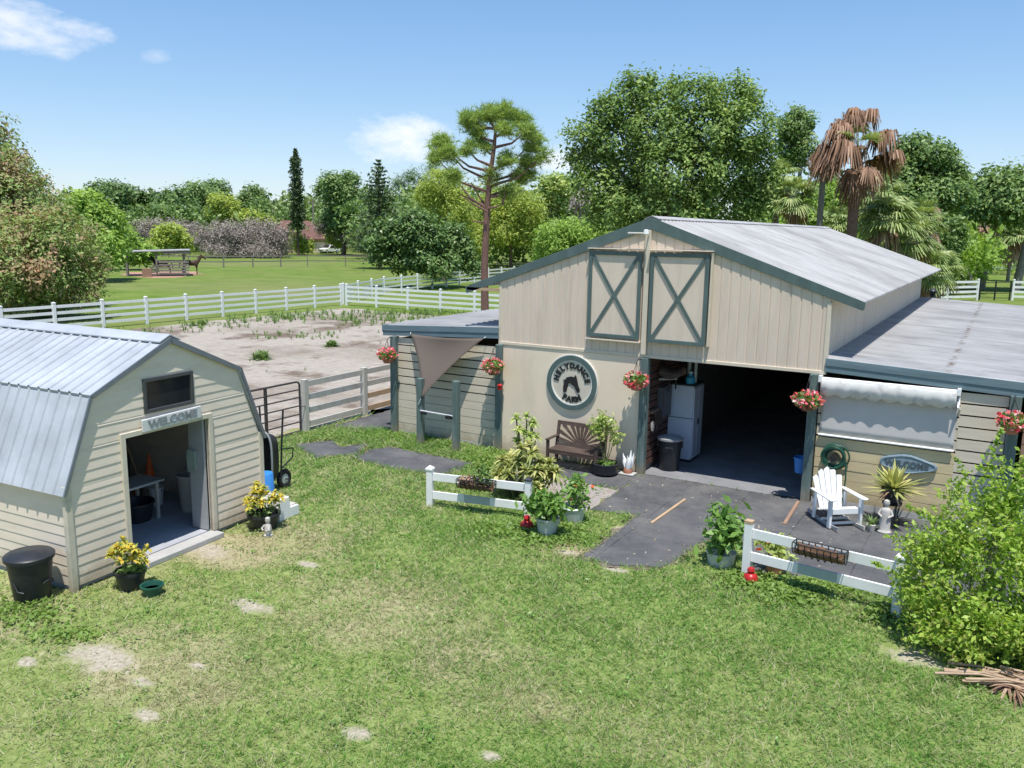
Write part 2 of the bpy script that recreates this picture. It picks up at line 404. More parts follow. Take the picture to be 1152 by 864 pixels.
def limbs(mb, base, top, r0, blobs, r, n=8, sides=8):
    base = Vector(base); top = Vector(top); mid = base.lerp(top, .5)+Vector((r.uniform(-.04,.04), r.uniform(-.04,.04), 0))*(top-base).length
    mb.tube([base, base.lerp(mid,.3), mid, top], [r0*1.25, r0, r0*.85, r0*.6], sides)
    for i in range(min(n, len(blobs))):
        b = blobs[i]; e = Vector(b[:3]); s = base.lerp(top, r.uniform(.55, 1.0)); m = s.lerp(e, .5)+Vector((0,0,-.08*(e-s).length))
        mb.tube([s, m, e], [r0*.45, r0*.32, r0*.1], 6)
def tree(name, label, cat, loc, blobs, n, size, leafmat, bark='bark', r0=.2, trunk_top=None, seed=0, sub=14, sg=None, shell=.6, group=None, aspect=.5, up=.3, nl=8, flat=1.0):
    r = RS(seed); t = thing(name, label, cat, loc, 0, group)
    n = int(n*1.7); size = size*.78
    C, N_ = clumps(blobs, n, sub, sg if sg else size*1.7, r, shell, flat, True)
    ok = C[:,2] > .03; C = C[ok]; N_ = N_[ok]
    V, F = leaf_quads(C, size, aspect, r, up, outward=N_)
    np_obj('crown', V, F, L[leafmat], t)
    if r0 > 0:
        mb = MB(); top = trunk_top if trunk_top else (0,0,np.mean([b[2] for b in blobs]))
        limbs(mb, (0,0,-.1), top, r0, blobs, r, nl); mb.build('trunk', M[bark], t, True)
    return t
def px_blobs(base, d, rows, depth=.8, seed=0):
    """crown masses surveyed as bearing + half width/height in photo pixels, at distance about d"""
    r = RS(seed); out = []
    for u, v, a, b in rows:
        q = mpp(d); dd = d+r.uniform(-1,1)*depth*a*q*1.3
        p = at(u, v, dd); out.append((p[0]-base[0], p[1]-base[1], p[2], a*q, a*q*.95, b*q))
    return out

def fan_fronds(n, el_lo, el_hi, plen, blade, r, droop=.5, segs=22, c=(0,0,0), w=.045, az0=0.0, azw=math.pi):
    """fan palm fronds: petiole and a spread of narrow, drooping segments"""
    V = []; F = []
    for i in range(n):
        az = az0+r.uniform(-azw, azw); el = r.uniform(el_lo, el_hi)
        d = np.array([math.cos(az)*math.cos(el), math.sin(az)*math.cos(el), math.sin(el)])
        side = np.array([-math.sin(az), math.cos(az), 0.0]); nrm = np.cross(d, side)
        p0 = np.array(c, float); pl = plen*r.uniform(.8,1.15); p1 = p0+d*pl+np.array([0,0,-.12*pl])
        k = len(V); ww = .02
        V += [p0-side*ww, p0+side*ww, p1+side*ww*.6, p1-side*ww*.6]; F.append((k,k+1,k+2,k+3))
        bl = blade*r.uniform(.8,1.15)
        for j in range(segs):
            a = (j/(segs-1)-.5)*2*rad(100); fold = .25*abs(math.sin(a))
            dj = d*math.cos(a)+side*math.sin(a)+nrm*fold; dj /= np.linalg.norm(dj)
            le = bl*(.72+.28*math.cos(a))*r.uniform(.85,1.1)
            wj = np.cross(dj, nrm); wj /= np.linalg.norm(wj)+1e-9
            m1 = p1+dj*le*.5+np.array([0,0,-droop*le*.10]); m2 = p1+dj*le*.85+np.array([0,0,-droop*le*(.45+.35*r.rand())])
            k = len(V)
            V += [p1-wj*w*.25, p1+wj*w*.25, m1+wj*w, m1-wj*w, m2+wj*w*.4, m2-wj*w*.4]
            F.append((k,k+1,k+2,k+3)); F.append((k+3,k+2,k+4,k+5))
    return np.array(V), np.array(F)
def fan_palm(name, label, loc, h, n, blade, seed, green='palm', dead=0, deadmat='palm_dead', r0=.16, bend=(0,0), plen=None, el=(-.5,1.3), droop=.6, boots=0, group=None, w=.045, bark='bark_grey'):
    r = RS(seed); t = thing(name, label, 'palm tree', loc, 0, group)
    pts = [(0,0,-.1),(bend[0]*.3,bend[1]*.3,h*.4),(bend[0]*.7,bend[1]*.7,h*.75),(bend[0],bend[1],h)]
    MB().tube(pts, [r0*1.2, r0, r0*.95, r0*.9], 10).build('trunk', M[bark], t, True)
    c = (bend[0],bend[1],h); plen = plen or blade*.8
    if boots:
        mb = MB()
        for i in range(40):
            a = r.uniform(0,TAU); z = h-boots*r.uniform(0,1); s = Vector((c[0]+math.cos(a)*r0*.8, c[1]+math.sin(a)*r0*.8, z))
            mb.bar(s, s+Vector((math.cos(a)*.16, math.sin(a)*.16, .28)), .10, .04)
        mb.build('leaf_base', M['bark'], t)
    if n:
        V, F = fan_fronds(n, el[0], el[1], plen, blade, r, droop, c=c, w=w); np_obj('crown', V, F, L[green], t)
    if dead:
        V, F = fan_fronds(dead, -1.35, -.45, plen*.75, blade*.9, r, 1.2, c=(c[0],c[1],c[2]-.1), w=w); np_obj('dead_frond_skirt', V, F, L[deadmat], t)
    return t
def straps(n, length, width, r, el_lo, el_hi, droop, c=(0,0,0), nseg=3):
    """rosette of strap leaves"""
    V = []; F = []
    for i in range(n):
        az = r.uniform(0,TAU); el = r.uniform(el_lo, el_hi); le = length*r.uniform(.75,1.15)
        d = np.array([math.cos(az)*math.cos(el), math.sin(az)*math.cos(el), math.sin(el)]); s = np.array([-math.sin(az), math.cos(az), 0])
        k0 = len(V)
        for j in range(nseg+1):
            q = j/nseg; p = np.array(c)+d*le*q+np.array([0,0,-droop*le*q*q]); w = width*(1-q**2.2)*(.55+.9*min(q*2,1)*.5)+.001
            V += [p-s*w, p+s*w]
        for j in range(nseg): F.append((k0+2*j, k0+2*j+1, k0+2*j+3, k0+2*j+2))
    return V, F
def join(parts):
    V = []; F = []; n = 0
    for v, f in parts:
        v = np.asarray(v); f = np.asarray(f); V.append(v); F.append(f+n); n += len(v)
    return np.concatenate(V), np.concatenate(F)
def leaf_ball(c, R, n, size, r, aspect=.5, up=.4, shell=.35):
    C = np.array(c)+unit(n, r)*(shell+(1-shell)*r.uniform(0,1,(n,1))**.6)*np.array(R)
    return leaf_quads(C, size, aspect, r, up)
# ================================================================== THE SETTING
DRY = [(gp(430,690)[:2],2.3,1.7,.20),(gp(190,750)[:2],1.9,1.3,.22),(gp(330,610)[:2],1.5,1.2,.18),(gp(690,820)[:2],1.7,.6,.15),(gp(560,760)[:2],1.3,1.0,.16),(gp(640,620)[:2],.8,.4,.35),(gp(250,620)[:2],1.1,.8,.4)]
def dry_field(t, sp):
    out = 0.0
    for (cx, cy), a_, b_, k in DRY:
        ex = t.math('POWER', t.math('ABSOLUTE', t.math('DIVIDE', t.math('SUBTRACT', sp.outputs['X'], cx), a_)), 2.0)
        ey = t.math('POWER', t.math('ABSOLUTE', t.math('DIVIDE', t.math('SUBTRACT', sp.outputs['Y'], cy), b_)), 2.0)
        out = t.math('ADD', out, t.math('MULTIPLY', t.math('SUBTRACT', 1.0, t.math('ADD', ex, ey), True), k))
    return out
def ground_mat():
    t = NT('lawn_and_pasture'); p = t.pos()
    big = t.noise(p, .22, 4, .6); fine = t.noise(p, 7, 6, .75); mid = t.noise(p, 1.3, 5, .65)
    green = t.ramp(fine, [(.25,(.09,.12,.03)), (.5,(.20,.25,.075)), (.8,(.34,.37,.15))])
    dry = t.ramp(fine, [(.25,(.22,.18,.10)), (.6,(.40,.345,.215)), (.85,(.55,.49,.35))])
    sp = t.new('ShaderNodeSeparateXYZ'); t.l.new(p, sp.inputs[0])
    west = t.math('MULTIPLY', t.math('SUBTRACT', 1.5, sp.outputs['X']), .045, True)
    f = t.math('ADD', t.math('MULTIPLY', mid, .7), t.math('ADD', t.math('MULTIPLY', big, .5), t.math('ADD', t.math('MULTIPLY', west, .6), dry_field(t, sp))))
    lawn = t.mix(t.ramp(f, [(.68,0.0),(.95,.85)]), green, dry)
    past = t.ramp(t.noise(p, .35, 6, .7), [(.25,(.075,.125,.02)), (.5,(.13,.195,.035)), (.75,(.21,.24,.07))])
    past = t.mix(t.ramp(t.noise(p, .05, 3), [(.42,0.0),(.70,.7)]), past, (.20,.20,.085))
    wob = t.math('MULTIPLY', t.math('SUBTRACT', t.noise(p, 3.2, 6, .75), .5), 4.5)
    soil = t.ramp(t.noise(p, 16, 4, .7), [(.3,(.24,.20,.14)), (.55,(.42,.37,.30)), (.75,(.55,.50,.43))])
    for (cx, cy), a_, b_ in BARE_SPOTS:
        ex = t.math('POWER', t.math('ABSOLUTE', t.math('DIVIDE', t.math('SUBTRACT', sp.outputs['X'], cx), a_)), 2.0)
        ey = t.math('POWER', t.math('ABSOLUTE', t.math('DIVIDE', t.math('SUBTRACT', sp.outputs['Y'], cy), b_)), 2.0)
        e = t.math('ADD', t.math('ADD', ex, ey), wob); lawn = t.mix(t.ramp(e, [(.15,.9),(1.1,0.0)]), lawn, soil)
    far = t.math('GREATER_THAN', t.math('ADD', sp.outputs['Y'], t.math('MULTIPLY', sp.outputs['X'], -.55)), 17.0)
    t.base(t.mix(far, lawn, past)); t.p.inputs['Roughness'].default_value = .95; t.p.inputs['Specular IOR Level'].default_value = .1
    t.bump(t.math('ADD', fine, t.math('MULTIPLY', mid, 2)), .5, .03)
    return t.m
def sand_mat(name, a, b, c, sc=1.0):
    t = NT(name); p = t.pos()
    n = t.noise(p, .35*sc, 6, .7); n2 = t.noise(p, 3.5*sc, 6, .75); n3 = t.noise(p, .16*sc, 4, .6)
    col = t.ramp(n2, [(.25,mul(a,.72)), (.5,a), (.75,mul(a,1.16))])
    col = t.mix(t.ramp(n, [(.50,0.0),(.62,.85)]), col, b)
    col = t.mix(t.ramp(n3, [(.50,0.0),(.62,.6)]), col, c)
    t.base(col); t.p.inputs['Roughness'].default_value = .95; t.p.inputs['Specular IOR Level'].default_value = .1
    vo = t.new('ShaderNodeTexVoronoi'); vo.inputs['Scale'].default_value = 2.6*sc; t.l.new(p, vo.inputs['Vector'])
    t.bump(t.math('ADD', n2, t.math('MULTIPLY', vo.outputs['Distance'], .9)), .9, .09)
    return t.m
def mat_mat():
    t = NT('rubber_mat_paving'); p = t.pos()
    br = t.new('ShaderNodeTexBrick'); t.l.new(p, br.inputs['Vector']); br.inputs['Scale'].default_value = 1
    br.inputs['Brick Width'].default_value = 1.22; br.inputs['Row Height'].default_value = 1.83; br.offset = 0.0
    br.inputs['Mortar Size'].default_value = .011; br.inputs['Mortar Smooth'].default_value = .3
    br.inputs['Color1'].default_value = (.066,.067,.073,1); br.inputs['Color2'].default_value = (.082,.083,.089,1); br.inputs['Mortar'].default_value = (.035,.035,.038,1)
    n = t.noise(p, .9, 6, .7); n2 = t.noise(p, 14, 5, .7)
    col = t.mix(t.ramp(n, [(.40,0.0),(.72,.85)]), br.outputs['Color'], (.165,.16,.155))
    col = t.mix(t.ramp(n2, [(.5,0.0),(.8,.45)]), col, (.15,.142,.135))
    vo = t.new('ShaderNodeTexVoronoi'); vo.inputs['Scale'].default_value = 2.3; t.l.new(p, vo.inputs['Vector'])
    spk = t.math('LESS_THAN', t.math('ADD', vo.outputs['Distance'], t.math('MULTIPLY', n2, .04)), .062)
    col = t.mix(t.math('MULTIPLY', spk, .35), col, (.55,.53,.50))
    t.base(col); t.p.inputs['Roughness'].default_value = .8; t.p.inputs['Specular IOR Level'].default_value = .3
    t.bump(t.math('ADD', n2, br.outputs['Fac']), .3, .01)
    return t.m
BARE_SPOTS = [(gp(113,740)[:2],.62,.33),(gp(285,683)[:2],.42,.2),(gp(158,766)[:2],.2,.1),(gp(345,635)[:2],.22,.12),(gp(165,805)[:2],.2,.12),(gp(402,825)[:2],.2,.14),
    (gp(235,620)[:2],.5,.3),(gp(1030,740)[:2],.45,.3),(gp(551,850)[:2],.12,.1),(gp(690,640)[:2],.3,.12),(gp(225,750)[:2],.15,.08),(gp(30,745)[:2],.2,.12),(gp(640,622)[:2],.25,.12),(gp(700,595)[:2],.2,.2)]
GM = ground_mat()
SAND = sand_mat('paddock_sand', (.39,.345,.295), (.14,.10,.075), (.24,.20,.16), 1.0)
GRAVEL = sand_mat('pale_gravel', (.52,.46,.43), (.42,.35,.29), (.50,.42,.36), 6.0)
REDDIRT = sand_mat('red_dirt', (.42,.25,.18), (.30,.17,.12), (.36,.22,.16), .6)
MATS = mat_mat()
g = bpy.data.meshes.new('ground')
g.from_pydata([(-900,-300,0),(900,-300,0),(900,1200,0),(-900,1200,0)], [], [(0,1,2,3)])
tag(link('ground', g, GM), kind='structure')
sheet('paddock_sand', ragged([(-8.9,-9.0),(-8.9,6.0),(-9.2,24.0),(-18,25.4),(-31.0,25.2),(-31.6,4.0),(-29,-9.0)], .22, .6, 3), .005, SAND)
sheet('dirt', ragged([gp(136,309.5)[:2],gp(150,306)[:2],gp(222,305.5)[:2],gp(226,308.5)[:2],gp(205,312)[:2],gp(172,313)[:2]], .25, 1.0, 5), .008, REDDIRT)
APRON = [(3.55,.0),(.10,.0),(.12,-2.83),(.60,-2.81),(.95,-2.60),(1.06,-3.63),(1.0,-5.04),(1.6,-5.14),(2.22,-4.83),(2.37,-4.34),(2.4,-3.6),(2.75,-2.7),(3.2,-3.3),(3.45,-4.1),(3.9,-4.1),(4.7,-4.0),(5.5,-3.9),(7.5,-3.4),(10.0,-3.0),(10.0,.12),(3.7,.12)]
MATB = [(-2.7,-.12),(-2.66,-.52),(-2.13,-1.02),(-1.1,-1.30),(.09,-1.42),(.09,.0)]
GRAV = [(-2.4,-.95),(-2.35,-2.15),(-1.43,-2.3),(-.3,-3.1),(.11,-3.1),(.11,-1.46),(-1.1,-1.34),(-2.1,-1.05)]
MAT1 = [gp(u,v)[:2] for u,v in [(336,501),(372,497),(385,507),(357,514)]]
MAT1B = [gp(u,v)[:2] for u,v in [(364,512),(388,503),(411,500),(400,511)]]
MAT2 = [gp(u,v)[:2] for u,v in [(405,516),(420,508),(440,505),(522,521),(490,532),(440,525)]]
MAT1, MAT1B, MAT2 = [[tuple(np.mean(np.array(P_),0)+(np.array(v_)-np.mean(np.array(P_),0))*1.16) for v_ in P_] for P_ in (MAT1, MAT1B, MAT2)]
MAT3 = [(-8.6,-.55),(-8.62,2.6),(-7.0,2.6),(-6.95,.05)]
RIM = sand_mat('sandy_rim', (.30,.25,.19), (.20,.16,.10), (.26,.21,.15), 5.0)
def grow(poly, k):
    c = np.mean(np.array([q[:2] for q in poly]), 0); return [tuple(c+(np.array(q[:2])-c)*(1+k/np.linalg.norm(np.array(q[:2])-c))) for q in poly]
sheet('dirt', ragged(grow(APRON[2:13]+[(3.45,-2.0),(.12,-1.5)], .10), .05, .09, 41), .003, RIM)
for i, q in enumerate((MAT1, MAT1B, MAT2)): sheet('dirt', ragged(grow(q, .09), .04, .09, 42+i), .0034+.0004*i, RIM)
sheet('paved_mats', ragged(APRON, .02, .15, 1), .012, MATS)
sheet('paved_mats', ragged(MATB, .012, .2, 2), .010, MATS)
sheet('gravel', ragged(GRAV, .05, .15, 3), .006, GRAVEL)
for i, q in enumerate((MAT1, MAT1B, MAT2, MAT3)): sheet('paved_mats', ragged(q, .03, .15, 4+i), .008+.0011*i, MATS)
sheet('barn_floor', [(.02,.0),(3.55,.0),(3.55,18.8),(.02,18.8)], .011, plain('barn_floor_mat', (.21,.21,.22), .8, .25, 1.5, obj=False))
mb = MB(); mb.bar((1.40,-2.97,.025), (1.46,-1.30,.025), .05, .026); o = mb.build('timber_strip', M['wood_raw'])
tag(o, 'pale timber strip lying in a seam of the dark mats before the barn doorway', 'timber')
mb = MB(); mb.bar((3.47,-1.70,.025), (3.40,-.20,.025), .06, .026); o = mb.build('timber_strip', M['wood_red'])
tag(o, 'reddish timber strip along the mats between doorway post and rocking chair', 'timber')

# ================================================================== THE BARN
BW, ZB, ZE, ZR, DEP = 3.66, 2.634, 4.106, 5.409, 19.06
SL = (ZR-ZE)/BW
barn = thing('barn', 'cream stable barn with wide gable front, tin roof and low side wings', 'barn')
def ribbed(axis, a0, a1, z0, ztop, c, out, pitch=.2, depth=.013):
    """vertical ribbed siding: axis 'x' or 'y' runs along the wall, c is the wall plane, out the outward sign"""
    mb = MB(); xs = []; a = a0
    while a < a1-1e-6:
        for da, de in ((0,0),(pitch*.80,0),(pitch*.85,1),(pitch*.95,1)):
            if a+da < a1: xs.append((a+da, de))
        a += pitch
    xs.append((a1, 0))
    vs = []; fs = []
    for a, de in xs:
        c2 = c-out*de*depth
        for z in (z0, ztop(a)): vs.append((a,c2,z) if axis == 'x' else (c2,a,z))
    for i in range(len(xs)-1): fs.append((2*i,2*i+2,2*i+3,2*i+1))
    mb.add(vs, fs)
    ci, co = c-out*.03, c-out*.09
    poly = [(a0,z0),(a1,z0),(a1,ztop(a1))]
    if axis == 'x' and a0 < 0 < a1: poly.append((0, ztop(0)))
    poly.append((a0,ztop(a0)))
    mb.prism(poly, min(ci,co), max(ci,co), 'xz' if axis == 'x' else 'yz')
    return mb
rz_ = lambda x: ZR+.08-SL*abs(x)-.14
ribbed('x', -BW, BW, ZB, rz_, 0.0, -1).build('gable_wall', M['siding'], barn)
for s in (-1, 1):
    ribbed('y', .10, DEP, ZB, lambda y: ZE-.08, s*BW, s).build('side_wall', M['siding'], barn)
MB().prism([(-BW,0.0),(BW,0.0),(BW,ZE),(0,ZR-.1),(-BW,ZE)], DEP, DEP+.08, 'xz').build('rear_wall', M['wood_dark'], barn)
mb = MB(); mb.box(-BW-.02, BW+.02, -.022, .09, ZB-.065, ZB+.004)
mb.box(-BW-.025, -BW+.05, -.018, .10, ZB+.006, ZE-.15); mb.box(BW-.05, BW+.025, -.018, .10, ZB+.006, ZE-.15)
mb.box(-.10, .02, -.075, -.004, ZB+.01, 5.26); build_each(mb, 'wall_trim', M['cream_trim'], barn, bevel=.006)
MB().box(-BW+.10, -.08, -.002, .08, .02, ZB-.07).build('lower_panel', M['panel'], barn)
for x in (-BW+.02, 0.0, 3.49):
    MB().box(x-.085, x+.085, -.085, .085, -.05, ZB-.068).build('door_post' if x > -1 else 'corner_post', M['post_green'], barn, bevel=.01)
# roof: ribbed tin sheets, one per slope
def tin(name, x_hi, z_hi, x_lo, z_lo, y0, y1, m, pitch=.23, h=.022, th=.03):
    mb = MB(); ys = []; y = y0
    while y < y1-1e-6:
        for dy, dz in ((0,0),(pitch*.72,0),(pitch*.80,h),(pitch*.92,h)):
            if y+dy < y1: ys.append((y+dy, dz))
        y += pitch
    ys.append((y1,0)); n = len(ys); vs = []; fs = []
    for y, dz in ys: vs += [(x_hi,y,z_hi+dz),(x_lo,y,z_lo+dz)]
    for i in range(n-1): fs.append((2*i,2*i+1,2*i+3,2*i+2))
    mb.add(vs, fs)
    mb.prism([(x_hi,z_hi-.004),(x_lo,z_lo-.004),(x_lo,z_lo-th),(x_hi,z_hi-th)], y0, y1, 'xz')
    return mb.build(name, m, barn)
ZT = ZR+.10
tin('roof', 0, ZT, 4.26, ZT-SL*4.26, -.018, DEP+.37, M['roof_main'])
tin('roof', 0, ZT, -4.58, ZT-SL*4.58, -.018, DEP+.37, M['roof_main'])
mb = MB(); mb.prism([(-.16,ZT-.03),(0,ZT+.034),(.16,ZT-.03),(.16,ZT-.02+.004),(0,ZT+.045),(-.16,ZT-.02+.004)], -.022, DEP+.38, 'xz'); mb.build('ridge_cap', M['roof_main'], barn)
for s, x1 in ((1, 4.28), (-1, -4.60)):
    zz = ZT-SL*abs(x1)
    MB().prism([(0,ZT+.012),(x1,zz+.012),(x1,zz-.10),(x1-s*.03,zz-.15),(0,ZT-.235)], -.050, -.021, 'xz').build('fascia', M['green'], barn, bevel=.005)
MB().box(-4.56, -BW-.01, -.05, -.01, ZT-SL*4.4-.14, ZT-SL*4.4-.07).build('soffit_beam', M['wood_raw'], barn)
# loft shutters
def shutter(x0, x1, z0, z1, yf):
    o = MB().box(x0+.02, x1-.02, yf+.012, yf+.06, z0+.02, z1-.02).build('loft_shutter', M['siding'], barn)
    f = MB(); w = .078
    f.box(x0,x0+w,yf-.02,yf+.01,z0,z1).box(x1-w,x1,yf-.02,yf+.01,z0,z1).box(x0+w,x1-w,yf-.02,yf+.01,z0,z0+w).box(x0+w,x1-w,yf-.02,yf+.01,z1-w,z1)
    f.build('shutter_frame', M['green'], o, bevel=.004)
    b = MB(); b.bar((x0+w,yf-.003,z0+w),(x1-w,yf-.003,z1-w),.066,.018,(0,1,0)); b.bar((x0+w,yf-.006,z1-w),(x1-w,yf-.006,z0+w),.066,.018,(0,1,0))
    b.build('cross_brace', M['green'], o)
shutter(-1.36, -.14, 2.95, 4.80, -.09); shutter(.07, 1.32, 2.93, 4.80, -.14)
mb = MB(); mb.box(-1.38,-.11,-.150,-.01,4.846,4.866); mb.box(.03,1.38,-.195,-.01,4.846,4.866); mb.box(1.34,1.375,-.12,-.01,2.93,4.83); mb.box(-1.4,-.12,-.12,-.01,2.88,2.91)
build_each(mb, 'shutter_trim', M['cream_trim'], barn, bevel=.004)
# wings
def planks(x0, x1, z0, z1, pitch, gap_above, m, y=.0, seed=0, wide=.027):
    r = RS(seed); mb = MB(); z = z0
    while z < z1-.05:
        gp_ = wide if z > gap_above else .007
        mb.box(x0, x1, y+r.uniform(-.004,.004), y+.028, z+gp_, min(z+pitch, z1)-.001+r.uniform(-.003,.0)); z += pitch
    return mb.build('plank_wall', m, barn)
planks(-6.68, -3.74, .10, 2.50, .200, 1.28, M['plank'], seed=1)
planks(6.02, 6.76, .12, 2.50, .215, .95, M['plank'], seed=2)
planks(3.60, 6.02, .12, 1.36, .205, 9, M['plank_yellow'], seed=3)
planks(3.60, 6.02, 1.36, 2.50, .215, 1.3, M['plank'], seed=4)
planks(7.02, 9.6, .12, 2.50, .22, 9, M['wood_red'], seed=5)
build_each(MB().box(-6.7,-3.7,-.01,.06,.0,.10).box(3.6,9.6,-.01,.06,.0,.12), 'sill_beam', M['concrete'], barn)
for x in (-6.76, 6.86):
    MB().box(x-.09, x+.09, -.115, .055, -.05, 2.52).build('wing_post', M['post_green'], barn, bevel=.01)
for x, y1 in ((-6.80,DEP),(9.6,DEP)):
    MB().box(x-.03, x+.03, .13, y1, 0, 2.45).build('wing_side_wall', M['plank'], barn)
build_each(MB().box(-6.8,-BW,DEP-.05,DEP,0,2.5).box(BW,9.6,DEP-.05,DEP,0,2.45), 'wing_rear_wall', M['wood_dark'], barn)
wl = lambda x: 2.955+(x+3.66)*.052
wr = lambda x: 2.885-(x-3.66)*.041
def wing_roof(xa, xb, fn):
    return tin('wing_roof', xa, fn(xa), xb, fn(xb), -.03, DEP+.25, M['roof_wing'], .26, .042)
wing_roof(-BW-.01, -7.10, wl); wing_roof(BW+.01, 9.9, wr)
for xa, xb, fn in ((-7.12,-BW-.01,wl),(BW+.01,9.92,wr)):
    MB().prism([(xa,fn(xa)+.012),(xb,fn(xb)+.012),(xb,fn(xb)-.13),(xa,fn(xa)-.13)], -.066, -.034, 'xz').prism([(xa,fn(xa)-.133),(xb,fn(xb)-.133),(xb,fn(xb)-.255),(xa,fn(xa)-.255)], -.052, -.02, 'xz').build('wing_fascia', M['fascia_blue'], barn, bevel=.004)
MB().box(-7.14,-7.105,-.06,DEP+.25,wl(-7.12)-.16,wl(-7.12)+.015).build('eave_fascia', M['fascia_blue'], barn)
MB().prism([(3.9,2.62),(9.9,2.50),(9.9,2.56),(3.9,2.68)], DEP+.3, DEP+2.6, 'xz').box(4.0,9.8,DEP+2.5,DEP+2.55,2.5,2.62).build('rear_awning', M['teal'], barn)
for x in (4.1, 6.9, 9.7): MB().box(x-.05,x+.05,DEP+2.4,DEP+2.5,0,2.52).build('awning_post', M['post_green'], barn)
# inside: aisle walls and stall fronts, all dark
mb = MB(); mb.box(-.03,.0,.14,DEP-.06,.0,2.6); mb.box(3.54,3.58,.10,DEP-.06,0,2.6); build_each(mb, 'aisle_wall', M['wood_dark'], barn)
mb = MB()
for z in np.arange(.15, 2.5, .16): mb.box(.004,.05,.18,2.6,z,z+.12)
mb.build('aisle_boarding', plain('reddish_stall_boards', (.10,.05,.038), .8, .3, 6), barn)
mb = MB()
for y in np.arange(3.2, 18.5, 3.1): mb.box(.0,3.54,y,y+.12,2.62,2.82)
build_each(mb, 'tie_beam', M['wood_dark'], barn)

# things fixed to or hung on the barn
t = thing('wall_light', 'small white lamp on a horizontal pipe under the barn gable peak', 'lamp', (-.02,-.08,5.19))
MB().tube([(0,-.01,0),(0,-.16,.0),(-.40,-.16,.0)], .022, 8).build('arm', M['offwhite'], t, True)
MB().lathe([(.02,.06),(.05,.05),(.06,-.03),(.0,-.05)], (0,-.16,.02), 12).build('lamp_head', M['white'], t, True)

t = thing('farm_sign', 'round cream farm sign with green rim, black horse head and curved lettering', 'sign', (-1.73,-.005,1.845))
RX = Matrix.Rotation(rad(90), 4, 'X')
MB().lathe([(0,.0),(.50,.0),(.50,.022),(0,.022)], n=56, M=RX).build('sign_face', M['sign_face'], t)
MB().lathe([(.515,.0),(.625,.0),(.625,.05),(.515,.05),(.515,.0)], n=56, M=RX).build('sign_rim', M['green'], t)
MB().lathe([(.49,.0),(.514,.0),(.514,.04),(.49,.04),(.49,.0)], n=56, M=RX).lathe([(.626,.0),(.645,.0),(.645,.03),(.626,.03),(.626,.0)], n=56, M=RX).build('pale_edging', M['sign_rim'], t)
mb = MB()
def arc_text(word, R, a0, a1, size, inward):
    n = len(word)
    for i, ch in enumerate(word):
        a = rad(a0+(a1-a0)*i/(n-1)); vs, fs = text_geo(ch, size, .008, .011)
        rot = a-rad(90) if not inward else a+rad(90)
        T = RX @ Matrix.Translation((R*math.cos(a), R*math.sin(a), .028)) @ Matrix.Rotation(rot, 4, 'Z') @ Matrix.Scale(1.0, 4)
        mb.add(vs, fs, T)
arc_text('HELYDANCE', .385, 168, 12, .165, False); mb.build('lettering', M['sign_black'], t)
mb = MB(); arc_text('FARM', .385, 243, 297, .175, True); mb.build('lettering', M['sign_black'], t)
hp = [(-.19,-.22),(-.20,-.10),(-.17,.0),(-.20,.05),(-.15,.06),(-.12,.11),(-.02,.14),(.06,.13),(.085,.18),(.115,.13),(.13,.07),(.165,-.06),(.20,-.13),(.195,-.18),(.15,-.20),(.11,-.15),(.07,-.07),(.01,-.04),(-.04,.0),(-.08,-.03),(-.10,-.10),(-.12,-.21)]
MB().prism([(a*1.05,b*1.05) for a,b in hp], -.042, -.024, 'xz').build('horse_head', M['sign_black'], t)

# awning screen, hose, plaque on the right wing
t = thing('awning_screen', 'white roll-down cloth screen with dirty scalloped valance on the right wing', 'awning', (0,0,0))
MB().tube([(3.58,-.10,2.50),(5.97,-.10,2.50)], .035, 10).build('roller_tube', M['white'], t, True)
mb = MB(); N = 96; vs = []; fs = []
for i in range(N+1):
    x = 3.63+(5.95-3.63)*i/N; ph = (i/N*8.5) % 1; zb = 2.235-.055*math.sin(math.pi*ph)+.004*math.sin(i)
    y = -.165+.008*math.sin(i*.55)
    vs += [(x,-.10,2.538),(x,-.155,2.47),(x,y,zb)]
for i in range(N):
    for k in (0,1): fs.append((3*i+k,3*i+3+k,3*i+4+k,3*i+1+k))
o = MB().add(vs, fs).build('valance', M['cloth_valance'], t, True); sm = o.modifiers.new('thickness','SOLIDIFY'); sm.thickness = .004
mb = MB(); vs = []; fs = []
for i in range(41):
    x = 3.66+(5.98-3.66)*i/40
    for j in range(9):
        vs.append((x, -.025+.006*math.sin(i*.8+j*.3)-.02*j/8, 2.48-(2.48-1.42)*j/8))
for i in range(40):
    for j in range(8): fs.append((i*9+j,i*9+9+j,i*9+10+j,i*9+j+1))
o = MB().add(vs, fs).build('screen_cloth', M['cloth_white'], t, True); sm = o.modifiers.new('thickness','SOLIDIFY'); sm.thickness = .004
MB().tube([(3.64,-.05,1.40),(5.99,-.05,1.40)], .022, 8).build('hem_bar', M['white'], t, True)
mb = MB()
for x in (3.61, 5.98): mb.box(x-.03,x+.03,-.15,.0,2.44,2.56)
mb.bar((5.99,-.02,2.44),(5.99,-.17,2.22),.03,.03); mb.bar((5.99,-.17,2.22),(6.02,-.01,2.19),.03,.03)
build_each(mb, 'bracket', M['white'], t)
t = thing('garden_hose', 'coiled dark green garden hose hung on the wall behind the rocking chair', 'hose', (3.98,-.03,1.0)); t.scale = (1.3,1.2,1.3)
mb = MB(); r = RS(4)
for k in range(9):
    T = Matrix.Translation((r.uniform(-.03,.03), -.02-.016*k, r.uniform(-.03,.03))) @ Matrix.Rotation(rad(90+r.uniform(-6,6)), 4, 'X') @ Matrix.Rotation(r.uniform(0,3),4,'Z')
    mb.torus(.17-.012*(k % 4)+r.uniform(-.02,.02), .012, 26, 6, T)
mb.build('coil', M['hose'], t, True)
